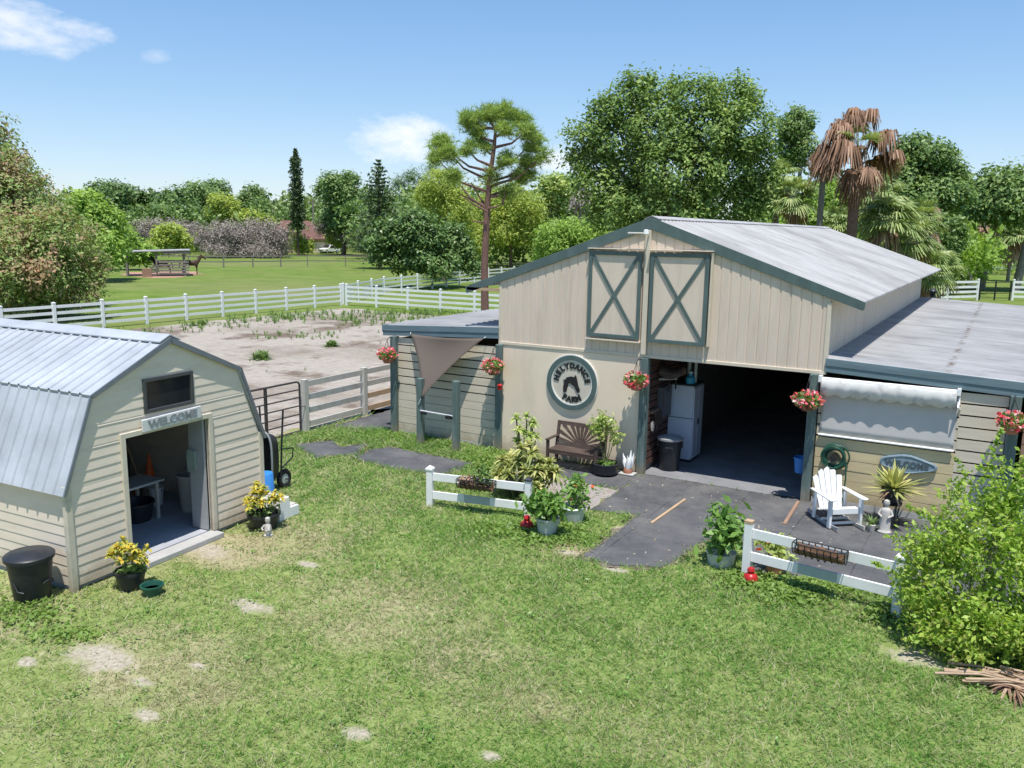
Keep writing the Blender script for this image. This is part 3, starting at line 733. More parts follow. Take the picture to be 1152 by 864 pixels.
MB().tube([(.17,-.08,-.05),(.19,-.10,-.3),(.17,-.12,-.62),(.10,-.2,-.95),(.25,-.4,-.97)], .012, 6).build('loose_end', M['hose'], t, True)
MB().tube([(0,.08,0),(0,-.17,0)], .05, 8).build('hanger', M['iron'], t, True)
t = thing('welcome_plaque', 'oval slate blue WELCOME plaque on the yellowed plank wall above the spiky plant', 'sign', (5.25,-.03,1.04))
ov = [(.49*math.cos(TAU*i/40)*(1+.05*math.cos(TAU*i/40*3)), .165*math.sin(TAU*i/40)*(1+.10*math.cos(TAU*i/40*4))) for i in range(40)]
MB().prism(ov, -.03, .02, 'xz').build('board', M['plaque'], t, bevel=.008)
mb = MB(); ring = []
for i in range(40): ring.append((ov[i][0]*.93, -.033, ov[i][1]*.86))
mb.tube(ring+[ring[0]], .011, 6); mb.build('raised_border', M['plaque'], t, True)
vs, fs = text_geo('WELCOME', .15, .008, .005); MB().add(vs, fs, Matrix.Translation((0,-.034,0)) @ FRONT @ Matrix.Diagonal((1.02,1,1,1))).build('lettering', M['plaque_dark'], t)

# hanging flower baskets
def basket(loc, label, seed, s=1.0, off=(0,0)):
    r = RS(seed); t = thing('hanging_basket', label, 'flower basket', loc, 0, 'hanging flower baskets on the barn posts')
    MB().lathe([(.0,-.20),(.09,-.19),(.155,-.06),(.16,.0),(.14,.0),(.0,-.02)], n=16).build('pot', M['clay'] if seed % 2 else M['coco'], t, True)
    mb = MB()
    for k in range(3): a = TAU*k/3; mb.tube([(.15*math.cos(a),.15*math.sin(a),0),(0,0,.40)], .005, 5)
    mb.tube([(0,0,.40),(0,.10,.46),(0,.24,.44)], .010, 6); mb.build('hanger', M['iron'], t)
    V, F = leaf_ball((0,0,.02), (.27*s,.25*s,.17*s), 260, .045, r); np_obj('foliage', V, F, L['plant'], t)
    V, F = leaf_ball((0,0,.03), (.29*s,.27*s,.19*s), 150, .036, r, .85, .5, .8); np_obj('flowers', V, F, L['flower'], t)
basket((-6.76,-.33,2.06), 'pink flower basket hanging on the outer post of the left wing', 11, .95)
basket((-3.64,-.33,2.07), 'pink flower basket left of the round farm sign, by the shade sail', 12)
basket((-.07,-.33,2.10), 'pink flower basket on the doorway post nearest the bench', 13)
basket((3.44,-.33,2.08), 'pink flower basket on the doorway post beside the white screen', 14)
basket((6.84,-.33,2.09), 'red and white flower basket on the outer post of the right wing', 15, .95)
o = MB().lathe([(0,-.1),(.05,-.09),(.06,.0),(.07,.02),(.05,.03),(.02,.06),(0,.07)], (-3.46,-.30,1.63), 10).build('hummingbird_feeder', M['red'], None, True)
tag(o, 'small red bird feeder hanging under the basket by the farm sign', 'bird feeder')

# shade sail and hitching posts at the left wing
t = thing('shade_sail', 'triangular brown shade sail stretched from the left wing eave to a post', 'shade sail', (0,0,0))
A = Vector((-6.2,-.11,2.63)); B = Vector((-4.03,-.11,2.69)); C_ = Vector((-5.33,-.86,1.20)); N = 22; vs = []; idx = {}; fs = []
cen = (A+B+C_)/3
for i in range(N+1):
    for j in range(N+1-i):
        a, b = i/N, j/N; c = 1-a-b; p = A*a+B*b+C_*c
        pull = 4*(a*b*.10*(1-c)+b*c*.16*(1-a)+a*c*.16*(1-b)); p = p+(cen-p)*pull*.9; p.y += .16*27*a*b*c*.6
        idx[i,j] = len(vs); vs.append(tuple(p))
for i in range(N):
    for j in range(N-i):
        fs.append((idx[i,j],idx[i+1,j],idx[i,j+1]))
        if i+j < N-1: fs.append((idx[i+1,j],idx[i+1,j+1],idx[i,j+1]))
o = MB().add(vs, fs).build('cloth', M['cloth_sail'], t, True); sm = o.modifiers.new('thickness','SOLIDIFY'); sm.thickness = .004
mb = MB(); mb.tube([A, A+Vector((-.02,.05,.03))], .008, 5); mb.tube([B, B+Vector((.02,.05,.03))], .008, 5); mb.tube([C_, (-5.42,-.84,1.05)], .008, 5); mb.build('tie_rope', M['white'], t)
t = thing('hitching_rail', 'pair of weathered green posts joined by a metal bar in the grass', 'hitching rail', (-4.9,-.75,0))
for x, h in ((-.52,1.68),(.52,1.72)): MB().box(x-.075,x+.075,-.075,.075,-.1,h).build('post', M['post_green'], t, bevel=.012)
MB().tube([(-.47,-.07,.90),(.47,-.07,.88)], .024, 10).build('bar', M['galv'], t, True)
mb = MB(); mb.box(-.44,-.30,-.12,-.03,.82,.90); mb.box(.28,.44,-.12,-.03,.80,.89); mb.build('clamp', M['iron'], t, bevel=.01)

# ================================================================== THE SHED
SY = rad(93.77)
shed = thing('garden_shed', 'cream clapboard gambrel shed with open doorway and metal roof', 'shed', (-4.6905,-8.3063,0), SY)
SWD, SKX, SZE, SZK, SZR, SLN = 1.90, 1.40, 1.52, 2.78, 3.41, 6.2
def half(z):       # gambrel half width at height z
    if z <= SZE: return SWD
    if z <= SZK: return SWD+(SKX-SWD)*(z-SZE)/(SZK-SZE)
    return max(0.0, SKX*(SZR-z)/(SZR-SZK))
D0, D1, DZ = -.92, .70, 2.06
W0, W1, WZ0, WZ1 = -.54, .43, 2.36, 2.90
def clap(mb, u0a, u1a, u0b, u1b, z0, z1, lap=.010):
    # one lapped board on the front, bottom edge proud
    vs = [(u0a,-lap,z0),(u1a,-lap,z0),(u1b,-.004,z1),(u0b,-.004,z1),(u0a,.03,z0),(u1a,.03,z0),(u1b,.03,z1),(u0b,.03,z1)]
    mb.add(vs, [(0,1,2,3),(4,7,6,5),(0,4,5,1),(3,2,6,7),(0,3,7,4),(1,5,6,2)])
mb = MB(); z = .08; P = .15
while z < SZR-.02:
    cuts = sorted(set([z]+[c for c in (DZ, WZ0, WZ1, SZE, SZK) if z+.004 < c < z+P-.004]+[min(z+P, SZR)]))
    for a, b in zip(cuts[:-1], cuts[1:]):
        m_ = (a+b)/2; la = .003+.0095*(1-(a-z)/P)
        h0, h1 = half(a), half(b)
        if m_ < DZ: spans = [(-h0,D0,-h1,D0),(D1,h0,D1,h1)]
        elif WZ0 < m_ < WZ1: spans = [(-h0,W0,-h1,W0),(W1,h0,W1,h1)]
        else: spans = [(-h0,h0,-h1,h1)]
        for s_ in spans: clap(mb, *s_, a, b, la)
    z += P
mb.build('front_wall', M['shed_side'], shed)
for s in (-1, 1):
    mb = MB(); z = .08
    while z < SZE-.02:
        z1 = min(z+P, SZE); x = s*SWD
        vs = [(x+s*.012,.02,z),(x+s*.012,SLN,z),(x+s*.004,SLN,z1),(x+s*.004,.02,z1),(x-s*.03,.02,z),(x-s*.03,SLN,z),(x-s*.03,SLN,z1),(x-s*.03,.02,z1)]
        mb.add(vs, [(0,1,2,3),(4,7,6,5),(0,4,5,1),(3,2,6,7),(0,3,7,4),(1,5,6,2)]); z += P
    mb.build('side_wall', M['shed_side'], shed)
gam = [(-SWD,.0),(SWD,.0),(SWD,SZE),(SKX,SZK),(0,SZR),(-SKX,SZK),(-SWD,SZE)]
MB().prism(gam, SLN-.05, SLN, 'xz').build('back_wall', M['shed_side'], shed)
mb = MB()
for s in (-1,1): mb.box(s*SWD-.05+s*.005, s*SWD+.05+s*.005, -.035, .05, .0, SZE+.06)
mb.box(D0-.085, D0, -.045, .05, .10, DZ+.08).box(D1, D1+.085, -.045, .05, .10, DZ+.08).box(D0-.0, D1+.0, -.045, .05, DZ, DZ+.08)
build_each(mb, 'corner_trim', M['shed_trim'], shed, bevel=.006)
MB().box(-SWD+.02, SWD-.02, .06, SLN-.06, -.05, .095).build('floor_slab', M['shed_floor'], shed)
MB().prism([(D0-.08,.0),(D1+.05,.0),(D1+.05,.09),(D0-.08,.09)], -.22, .05, 'xz').build('door_sill', M['concrete'], shed, bevel=.012)
def shed_sheet(pts, ribs, n_out):
    """ribbed sheet between eave line a and ridge line b, ribs along the slope"""
    (xa,za),(xb,zb) = pts; mb = MB(); ys = []; y = -.045; nrm = Vector((n_out[0],0,n_out[1]))
    while y < SLN+.1:
        for dy, dz in ((0,0),(ribs*.78,0),(ribs*.84,.026),(ribs*.94,.026)): ys.append((y+dy,dz))
        y += ribs
    ys.append((y,0)); vs = []; fs = []
    for y, dz in ys:
        for x, z in ((xa,za),(xb,zb)):
            vs.append((x+nrm.x*dz, y, z+nrm.z*dz))
    for i in range(len(ys)-1): fs.append((2*i,2*i+1,2*i+3,2*i+2))
    mb.add(vs, fs)
    mb.prism([(xa-nrm.x*.004,za-nrm.z*.004),(xb-nrm.x*.004,zb-nrm.z*.004),(xb-nrm.x*.03,zb-nrm.z*.03),(xa-nrm.x*.03,za-nrm.z*.03)], -.045, ys[-1][0], 'xz')
    return mb
for s in (-1, 1):
    shed_sheet(((s*(SKX+.06),SZK+.03),(s*.0,SZR+.075)), .23, (s*.41,.91)).build('upper_roof', M['roof_shed'], shed)
    shed_sheet(((s*(SWD+.10),SZE-.06),(s*(SKX+.035),SZK+.01)), .23, (s*.93,.37)).build('lower_roof', M['roof_shed'], shed)
mb = MB(); mb.prism([(-.2,SZR+.012),(0,SZR+.105),(.2,SZR+.012),(.2,SZR+.03),(0,SZR+.125),(-.2,SZR+.03)], -.05, SLN+.2, 'xz'); mb.build('ridge_cap', M['roof_shed'], shed)
mb = MB(); rp = [(SWD+.11,SZE-.07),(SKX+.07,SZK+.03),(0,SZR+.085)]
for s in (-1,1):
    for (xa,za),(xb,zb) in zip(rp[:-1], rp[1:]):
        dn = Vector((-(zb-za)*-s, 0, abs(xb-xa))).normalized() if False else None
        mb.prism([(s*xa,za),(s*xb,zb),(s*(xb-.02),zb-.085),(s*(xa-.055),za-.05 if za > 2 else za-.0)], -.072, -.048, 'xz')
mb.build('rake_trim', plain('grey_rake_trim', (.22,.24,.27), .4, .1, 5, metal=.4), shed)
mb = MB(); ww = .055
mb.box(W0,W1,-.035,.04,WZ0,WZ0+ww).box(W0,W1,-.035,.04,WZ1-ww,WZ1).box(W0,W0+ww,-.035,.04,WZ0+ww,WZ1-ww).box(W1-ww,W1,-.035,.04,WZ0+ww,WZ1-ww)
w_ = mb.build('window', M['window_frame'], shed, bevel=.004)
MB().box(W0+ww,W1-ww,.0,.012,WZ0+ww,WZ1-ww).build('pane', M['glass'], w_)
MB().box(D1-.055, D1-.012, .06, .40, .11, DZ-.02).build('door_leaf', M['grey_door'], shed, bevel=.004)
mb = MB()
for x in np.arange(-1.8, 1.85, .42): mb.box(x-.02, x+.02, SLN-.14, SLN-.052, .1, SZE+.6)
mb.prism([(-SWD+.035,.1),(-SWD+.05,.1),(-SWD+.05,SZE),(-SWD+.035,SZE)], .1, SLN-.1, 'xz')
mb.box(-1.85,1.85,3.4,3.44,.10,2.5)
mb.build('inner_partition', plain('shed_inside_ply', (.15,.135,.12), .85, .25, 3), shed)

def in_shed(x, y, z=0):
    c, s = math.cos(SY), math.sin(SY); return (-4.6905+x*c-y*s, -8.3063+x*s+y*c, z)
t = thing('welcome_sign', 'whitewashed WELCOME board over the shed doorway, hung slightly askew', 'sign', in_shed(-.055,-.055,2.20), SY)
bd = MB().box(-.58,.58,-.022,.012,-.10,.10).build('board', M['sign_white'], t, bevel=.012); bd.rotation_euler = (0,rad(-1.0),0)
vs, fs = text_geo('WELCOME', .175, .006, .006); o = MB().add(vs, fs, Matrix.Translation((0,-.026,0)) @ FRONT @ Matrix.Diagonal((1.12,1,1,1))).build('lettering', M['sign_grey'], t); o.rotation_euler = (0,rad(-1.0),0)
t = thing('work_bench', 'long worktop on legs inside the shed doorway', 'table', in_shed(.22,1.55,.095), SY)
MB().box(-.62,.62,-.30,.30,.66,.70).build('tabletop', M['galv'], t, bevel=.006)
for x in (-.55,.48):
    for y in (-.25,.25): MB().box(x-.025,x+.025,y-.025,y+.025,0,.66).build('leg', M['offwhite'], t)
t = thing('trash_can', 'dull white ribbed trash can standing inside the shed', 'bin', in_shed(1.33,1.15,.095))
MB().lathe([(.0,.0),(.19,.0),(.20,.03),(.235,.62),(.25,.64),(.25,.68),(.232,.68),(.19,.05),(0,.04)], n=26).build('body', M['offwhite'], t, True)
mb = MB(); mb.tube([(.25,-.06,.55),(.29,-.06,.53),(.29,.06,.53),(.25,.06,.55)], .012, 6); mb.build('handle', M['offwhite'], t, True)
for (x, y), lab, mt, rr, hh in (((1.22,1.95),'white bucket beside the shed worktop','white',.14,.34),((.45,1.55),'round black tub under the shed worktop','black',.30,.34)):
    t = thing('bucket' if hh == .34 and rr < .2 else 'feed_tub', lab, 'bucket', in_shed(x,y,.095))
    MB().lathe([(0,0),(rr*.8,0),(rr,hh),(rr*1.06,hh),(rr*1.06,hh-.03),(rr*.97,hh-.03),(rr*.78,.03),(0,.03)], n=22).build('body', M[mt], t, True)
    MB().tube([(rr*1.02*math.cos(a),.02,hh-.03-.16*math.sin(a)*.8) for a in np.linspace(0,math.pi,9)], .006, 5).build('handle', M['iron'], t)
t = thing('tool_handles', 'orange handled garden tools leaning inside the shed', 'garden tools', in_shed(1.30,2.45,.095), SY)
MB().tube([(-.12,-.05,.0),(-.2,.6,1.25)], .022, 6).build('shaft', M['red'], t, True)
MB().tube([(.05,-.1,.0),(.1,.6,1.3)], .02, 6).build('shaft', M['wood_raw'], t, True)
MB().lathe([(.11,.0),(.10,.03),(.02,.5),(0,.5)], (-.02,-.3,.42), 14).build('cone', M['orange'], t, True)
MB().lathe([(0,0),(.13,0),(.14,.42),(0,.42)], (-.02,-.3,.0), 16).build('drum', M['offwhite'], t, True)
t = thing('broom', 'pale broom hanging on the shed partition', 'broom', in_shed(1.45,3.32,.9), SY)
MB().tube([(0,0,.2),(.13,-.02,1.3)], .014, 6).build('shaft', M['wood_raw'], t, True)
MB().prism([(-.1,.0),(.08,-.03),(.05,.22),(-.03,.22)], -.03,.03,'xz').build('bristles', M['coco'], t)
o = MB().prism([(-.09,-.3),(.10,-.36),(.11,.0),(.05,.06),(-.07,.02)], -.02,.02,'yz').build('cloth_bag', plain('sage_cloth', (.25,.31,.28), .9, .15, 9), None, loc=in_shed(.615,.3,1.45))
o.rotation_euler = (0,0,SY); tag(o, 'sage green cloth bag hanging on the open grey shed door', 'bag')
# ================================================================== THINGS AROUND THE SHED
t = thing('trash_bin', 'charcoal round bin with domed lid against the shed side wall', 'bin', (-4.86,-10.64,0), rad(20))
MB().lathe([(0,0),(.25,.0),(.27,.04),(.335,.60),(.35,.61),(.35,.65),(0,.65)], n=30).build('body', M['black'], t, True)
MB().lathe([(.375,.64),(.38,.69),(.35,.715),(.30,.72),(.28,.735),(0,.75)], n=30).build('lid', M['black'], t, True)
mb = MB(); mb.tube([(.30,-.1,.30),(.335,-.02,.33),(.33,.08,.32),(.29,.14,.24)], .012, 6); mb.tube([(.1,-.29,.2),(.0,-.31,.22),(-.1,-.29,.4)], .012, 6); build_each(mb, 'moulded_rib', M['black'], t, True); t.scale = (.86,.86,.95)
def croton(loc, label, seed, pr, h, R, n=240):
    r = RS(seed); t = thing('potted_croton', label, 'potted plant', loc)
    MB().lathe([(0,0),(pr*.75,.0),(pr,.24),(pr*1.08,.24),(pr*1.08,.28),(pr*.95,.28),(pr*.93,.22),(0,.22)], n=20).build('pot', M['black'], t, True)
    V = []; F = []; parts = []
    for k in range(n//8):
        d = unit(1, r)[0]; d[2] = abs(d[2]); p = np.array([0,0,h*.55])+d*np.array([R,R,h*.42])*r.uniform(.55,1.0)
        parts.append(straps(14, .12, .024, r, -.3, 1.3, .4, p, 2))
    V, F = join(parts); np_obj('foliage', V, F, L['croton'], t)
    V, F = leaf_ball((0,0,.36), (R*.85,R*.85,.16), 130, .05, r, .4); np_obj('lower_foliage', V, F, L['mid'], t)
    mb = MB()
    for k in range(7): a = r.uniform(0,TAU); mb.tube([(0,0,.2),(R*.6*math.cos(a),R*.6*math.sin(a),h*.7)], .008, 5)
    mb.build('stems', M['stem'], t); return t
croton((-4.03,-9.68,0), 'yellow croton in a black pot left of the shed doorway, beside the green bowl', 1, .21, .78, .30)
croton((-4.30,-6.86,0), 'yellow and orange croton in a dark tub right of the shed doorway', 2, .27, .84, .36, 300)
t = thing('water_bowl', 'small green feed bowl on the grass beside the croton', 'bowl', (-3.58,-9.66,0))
MB().lathe([(0,0),(.115,0),(.15,.13),(.165,.13),(.165,.15),(.14,.15),(.105,.03),(0,.03)], n=26).build('body', M['dark_green'], t, True)
MB().lathe([(0,.085),(.128,.085)], n=26).build('water', M['glass'], t)
t = thing('mounting_step', 'white plastic two-step block beside the orange croton', 'step', (-4.52,-6.28,0), rad(95))
mb = MB(); mb.prism([(-.28,0),(.28,0),(.25,.20),(.03,.21),(.0,.42),(-.25,.42)], -.24, .24, 'xz'); mb.build('body', M['white'], t, bevel=.018)
mb = MB(); mb.box(.05,.24,-.2,.2,.213,.222).box(-.23,-.02,-.2,.2,.421,.43); mb.build('tread', M['offwhite'], t, bevel=.004)
t = thing('bucket', 'upturned blue bucket behind the white step block', 'bucket', (-5.25,-5.92,0))
MB().lathe([(.20,.0),(.20,.05),(.185,.05),(.155,.60),(.14,.62),(0,.62)], n=26).build('body', M['blue'], t, True)
MB().tube([(.2,0,.05),(.24,.0,.2),(.2,.12,.3)], .006, 5).build('handle', M['iron'], t)
t = thing('wheelbarrow', 'black wheelbarrow stood on end against the shed end wall', 'wheelbarrow', (-5.85,-5.35,0), rad(5))
# tub stands upright with its open side towards -x ... opening to the south-west
mb = MB(); n = 28; outer = []; inner = []
def sup(a, w, h): 
    c, s = math.cos(a), math.sin(a); return (w*abs(c)**.55*math.copysign(1,c), h*abs(s)**.55*math.copysign(1,s))
rings = []
for yy, w, h in ((-.22,.37,.60),(-.20,.355,.585),(.12,.26,.46),(.15,.22,.42)):
    rings.append([(sup(TAU*i/n,w,h)[0], yy, .70+sup(TAU*i/n,w,h)[1]) for i in range(n)])
vs = [p for rg in rings for p in rg]; fs = []
for k in range(3):
    for i in range(n): fs.append((k*n+i, k*n+(i+1)%n, (k+1)*n+(i+1)%n, (k+1)*n+i))
fs.append(tuple(3*n+i for i in range(n)))
o = MB().add(vs, fs).build('tub', M['black'], t, True); sm = o.modifiers.new('thickness','SOLIDIFY'); sm.thickness = .012
MB().tube([(sup(TAU*i/n,.385,.615)[0], -.22, .70+sup(TAU*i/n,.385,.615)[1]) for i in range(n+1)], .02, 6).build('tub_rim', plain('grey_rim', (.25,.27,.28), .5, .1, 5), t, True)
for sx in (-1, 1):
    MB().tube([(.22*sx,.20,.15),(.25*sx,.22,.9),(.30*sx,.24,1.65)], .019, 8).build('handle', M['iron'], t, True)
    MB().tube([(.25*sx,.20,.85),(.26*sx,.55,.80),(.24*sx,.55,.60),(.23*sx,.22,.45)], .016, 6).build('leg', M['iron'], t, True)
w_ = MB().torus(.15, .05, 26, 10, Matrix.Translation((.18,.34,.20)) @ Matrix.Rotation(rad(90),4,'Y') @ Matrix.Rotation(rad(0),4,'X')).build('wheel', M['tyre'], t, True)
MB().lathe([(0,-.04),(.10,-.03),(.10,.03),(0,.04)], n=18, M=Matrix.Translation((.18,.34,.20)) @ Matrix.Rotation(rad(90),4,'Y')).build('rim', M['galv'], w_, True)
MB().tube([(.05,.34,.20),(.3,.34,.20)], .014, 6).build('axle', M['iron'], t)
t = thing('garden_figurine', 'tiny white figurine in the grass in front of the orange croton', 'figurine', (-3.93,-7.12,0))
MB().lathe([(0,0),(.075,0),(.08,.03),(.05,.05),(.065,.12),(.05,.2),(.03,.24),(.048,.28),(.04,.33),(0,.35)], n=14).build('body', M['statue'], t, True)
mb = MB()
for s in (-1,1): mb.tube([(.05*s,-.02,.20),(.085*s,-.06,.14),(.03*s,-.08,.12)], .018, 6)
mb.build('arms', M['statue'], t, True)

# ================================================================== FENCES AND GATE
def rail_fence(name, label, pts, h, rails, post_w, mat, step, rail_h=.14, cat='fence', group=None, cap=True, endpost=True):
    """posts and rails along a polyline; every post is a part, each run of rails a part"""
    t = thing(name, label, cat, (pts[0][0],pts[0][1],0), 0, group); o0 = Vector((pts[0][0],pts[0][1],0)); first = None
    for (a, b) in zip(pts[:-1], pts[1:]):
        A = Vector((a[0],a[1],0))-o0; B = Vector((b[0],b[1],0))-o0; Ln = (B-A).length; k = max(1, round(Ln/step)); ang = math.atan2((B-A).y,(B-A).x)
        for i in range(k+1):
            if i == k and (b is not pts[-1] or not endpost): continue
            if first is None:
                mb = MB(); w = post_w/2; mb.box(-w,w,-w,w,-.05,h)
                if cap: mb.lathe([(w*1.65,0),(w*1.65,.02),(0,.07)], (0,0,h), 4, Matrix.Rotation(rad(45),4,'Z'))
                first = mb.build('post', mat, t); p = first
            else: p = first.copy(); COL.objects.link(p); p.parent = t
            p.location = A.lerp(B, i/k); p.rotation_euler = (0,0,ang)
        for z in rails:
            mb = MB(); n_ = 8
            mb.bar((A.x,A.y,z),(B.x,B.y,z),.045,rail_h); mb.build('rail', mat, t)
    return t
R4 = (.30,.62,.94,1.25)
rail_fence('board_fence', 'long white four-rail fence along the far side of the sandy paddock', [(-33.2,-8.0),(-32.6,26.9)], 1.42, R4, .14, M['white'], 2.42)
rail_fence('board_fence', 'white four-rail fence running from the paddock corner towards the left wing of the barn', [(-32.3,27.15),(-12.0,27.9)], 1.42, R4, .14, M['white'], 2.42)
rail_fence('board_fence', 'white four-rail fence leading away from the paddock corner past the dark bush', [(-33.0,27.6),(-36.2,36.0),(-38.4,50.0),(-39.5,75.0)], 1.42, R4, .14, M['white'], 2.9)
R4B = (.34,.74,1.14,1.56)
rail_fence('board_fence', 'white fence panel behind the barn, left of the dark gate', [(.2,58.4),(4.35,64.6)], 1.75, R4B, .16, M['white'], 3.8, .19)
rail_fence('board_fence', 'white fence panel at the right edge, right of the dark gate', [(6.95,66.7),(18.0,70.0)], 1.75, R4B, .16, M['white'], 3.8, .19)
rail_fence('board_fence', 'far white fence crossing the green field at the right, behind the leaning trunks', [(-6.5,131.5),(16,158)], 1.9, (.4,1.05,1.7), .26, M['white'], 6.2, .26)
rail_fence('field_gate', 'dark thin metal gate between the two white fence panels behind the barn', [(4.55,64.8),(6.75,66.6)], 1.6, (.2,.6,1.05,1.5), .09, M['iron'], 1.4, .05, 'gate', cap=False)
rail_fence('pasture_fence', 'thin weathered post and rail fence across the far pasture behind the horse', [spot(90,118)[:2],spot(250,113)[:2],spot(345,118)[:2],spot(430,119)[:2]], 1.5, (1.42,.75), .13, M['bark_grey'], 4.2, .14, cap=False)
rail_fence('pasture_fence', 'dark low post fence in the field behind the dark bush', [spot(440,150)[:2],spot(560,110)[:2],spot(620,105)[:2]], 1.4, (1.3,.7), .16, M['bark_grey'], 6, .14, cap=False)
t = thing('screen_fence', 'long black mesh screen fence at the far edge of the right field', 'fence', (-14,210,0))
mb = MB(); mb.bar((0,0,1.5),(40,48,1.5),.08,3.0); mb.build('mesh_panel', M['net'], t)
for i in range(9): MB().box(i*5-.1,i*5+.1,i*6-.15,i*6+.02,0,3.1).build('post', M['iron'], t)
# cream board fence beside the tube gate
t = thing('paddock_fence', 'cream board fence with peeling rails between the tube gate and the barn wing', 'fence', (-8.75,-1.22,0))
first = None
for y in (0, 2.32, 4.62, 7.0):
    if first is None: first = MB().box(-.075,.075,-.075,.075,-.05,1.38).build('post', M['offwhite'], t, bevel=.008); p = first
    else: p = first.copy(); COL.objects.link(p); p.parent = t
    p.location = (0,y,0)
pr = [M['offwhite'], M['shade_board'], M['shade_board'], M['wood_raw']]
for k, z in enumerate((1.25,.90,.55,.19)):
    MB().box(-.03,.012,.085,2.24,z-.075,z+.075).build('rail', M['offwhite'] if k in (0,3) else plain('grey_rail', (.40,.40,.37), .65, .18, 5, stain=(.30,.25,.18)), t, bevel=.004)  # two middle rails of this bay are greyer, with brown stains
    MB().box(-.03,.012,2.40,6.9,z-.075,z+.075).build('rail', M['offwhite'] if k < 2 else M['wood_raw'], t, bevel=.004)
t = thing('tube_gate', 'dark grey six-bar tube gate closing the sandy paddock by the shed', 'gate', (-8.75,-1.40,0))
mb = MB(); y1 = -3.4
mb.tube([(0,0,.06),(0,0,1.26),(0,-.03,1.32),(0,-.09,1.35),(0,y1+.09,1.35),(0,y1+.03,1.32),(0,y1,1.26),(0,y1,.06),(0,0,.06)], .026, 8); mb.build('frame', M['gate_steel'], t, True)
for z in (.30,.50,.72,.94,1.14): MB().tube([(0,0,z),(0,y1,z)], .019, 8).build('bar', M['gate_steel'], t, True)
for y in (-1.15,-2.3): MB().box(-.03,.03,y-.03,y+.03,.06,1.35).build('upright', M['gate_steel'], t)
MB().tube([(.03,-.02,.7),(.08,.1,.7),(.03,.13,.62)], .012, 5).build('latch', M['gate_steel'], t)
for x, lab in ((3.75,'small black post lamp behind the barn, left end of the teal awning'),(9.3,'small black post lamp behind the barn, right end of the teal awning')):
    t = thing('post_lamp', lab, 'post', (x,24.0,0))
    MB().box(-.10,.10,-.10,.10,-.05,2.55).build('post', M['black'], t, bevel=.01)
    MB().lathe([(.17,0),(.17,.06),(.10,.10),(.14,.34),(.17,.36),(.10,.45),(0,.48)], (0,0,2.55), 12).build('lamp_head', M['black'], t, True)

def entry_fence(label, a, b, h, z_hi, z_lo, cap_mats, mid, seed):
    """short two-rail entrance fence with a wire trough over the upper rail"""
    a = Vector((*a,0)); b = Vector((*b,0)); Ln = (b-a).length; ang = math.atan2((b-a).y,(b-a).x)
    t = thing('entry_fence', label, 'fence', a, ang)
    for x, cm in ((0,cap_mats[0]),(Ln,cap_mats[1])):
        p = MB().box(-.058,.058,-.058,.058,-.08,h).build('post', M['white'], t, bevel=.006); p.location = (x,0,0)
        MB().lathe([(.10,0),(.10,.025),(.075,.045),(.0,.085)] if cm != 'wood_raw' else [(.085,0),(.085,.05),(0,.05)], (0,0,h), 4, Matrix.Rotation(rad(45),4,'Z')).build('post_cap', M[cm], p)
    MB().box(.06,Ln-.06,-.02,.02,z_hi-.075,z_hi+.075).build('rail', M['white'], t, bevel=.004)
    x1, x2 = Ln*.36, Ln*.62
    MB().box(.06,x1,-.02,.02,z_lo-.075,z_lo+.075).build('rail', M['white'], t, bevel=.004)
    MB().box(x1+.002,x2,-.017,.02,z_lo-.072,z_lo+.072).build('shaded_rail', M['shade_board'], t)  # middle of the lower rail, its shade painted into the grey colour
    MB().box(x2+.002,Ln-.06,-.02,.02,z_lo-.075,z_lo+.075).build('rail', M['white'], t, bevel=.004)
    return t, ang
f1, a1_ = entry_fence('short white two-rail fence left of the mat drive, one post with a black cap', (-2.57,-4.30), (-.65,-3.90), .72, .585, .225, ('white','black'), None, 1)
f2, a2_ = entry_fence('short white two-rail fence right of the mat drive, below the rocking chair', (3.50,-4.40), (5.66,-4.66), .86, .71, .34, ('wood_raw','white'), None, 2)
def trough(label, c, ang, w, seed, plant):
    t = thing('wire_trough', label, 'planter', c, ang); mb = MB(); n = 9
    prof = [(-.02,.0),(-.02,-.10),(-.06,-.19),(-.13,-.22),(-.20,-.17),(-.235,-.08),(-.24,.0)]
    for i in range(n):
        x = -w/2+w*i/(n-1); k = 1-.25*abs(i/(n-1)-.5)*2*.6; mb.tube([(x,y*k-.005,z*k) for y, z in prof], .0085, 5)
    mb.tube([(-w/2,-.02,0),(w/2,-.02,0)], .009, 5); mb.tube([(-w/2,-.02,0),(-w/2,-.18,0),(-w*.35,-.24,0),(w*.35,-.24,0),(w/2,-.18,0),(w/2,-.02,0)], .010, 6)
    mb.tube([(-w/2,-.20,-.08),(w/2,-.20,-.08)], .007, 5); mb.build('wire_frame', M['iron'], t, True)
    r = RS(seed); mb = MB(); pr_ = [(-.028,-.03),(-.03,-.10),(-.065,-.18),(-.13,-.205),(-.195,-.16),(-.225,-.07)]
    vs = []; fs = []
    for i in range(21):
        x = -w*.46+w*.92*i/20
        for y, z in pr_: vs.append((x+r.uniform(-.01,.01), y*.93, z*.93-(r.uniform(.0,.05) if (y,z) in (pr_[0],pr_[-1]) else 0)))
    for i in range(20):
        for j in range(5): fs.append((i*6+j,i*6+6+j,i*6+7+j,i*6+j+1))
    o = MB().add(vs, fs).build('liner', M['coco'], t, True); sm = o.modifiers.new('thickness','SOLIDIFY'); sm.thickness = .02
    if plant:
        V, F = leaf_ball((.12,-.12,.10), (.22,.12,.20), 160, .042, r); np_obj('foliage', V, F, L['mid'], t)
        V, F = leaf_ball((-.1,-.12,-.02), (.28,.12,.10), 120, .04, r); np_obj('withered_leaves', V, F, L['palm_dead'], t)
    return t
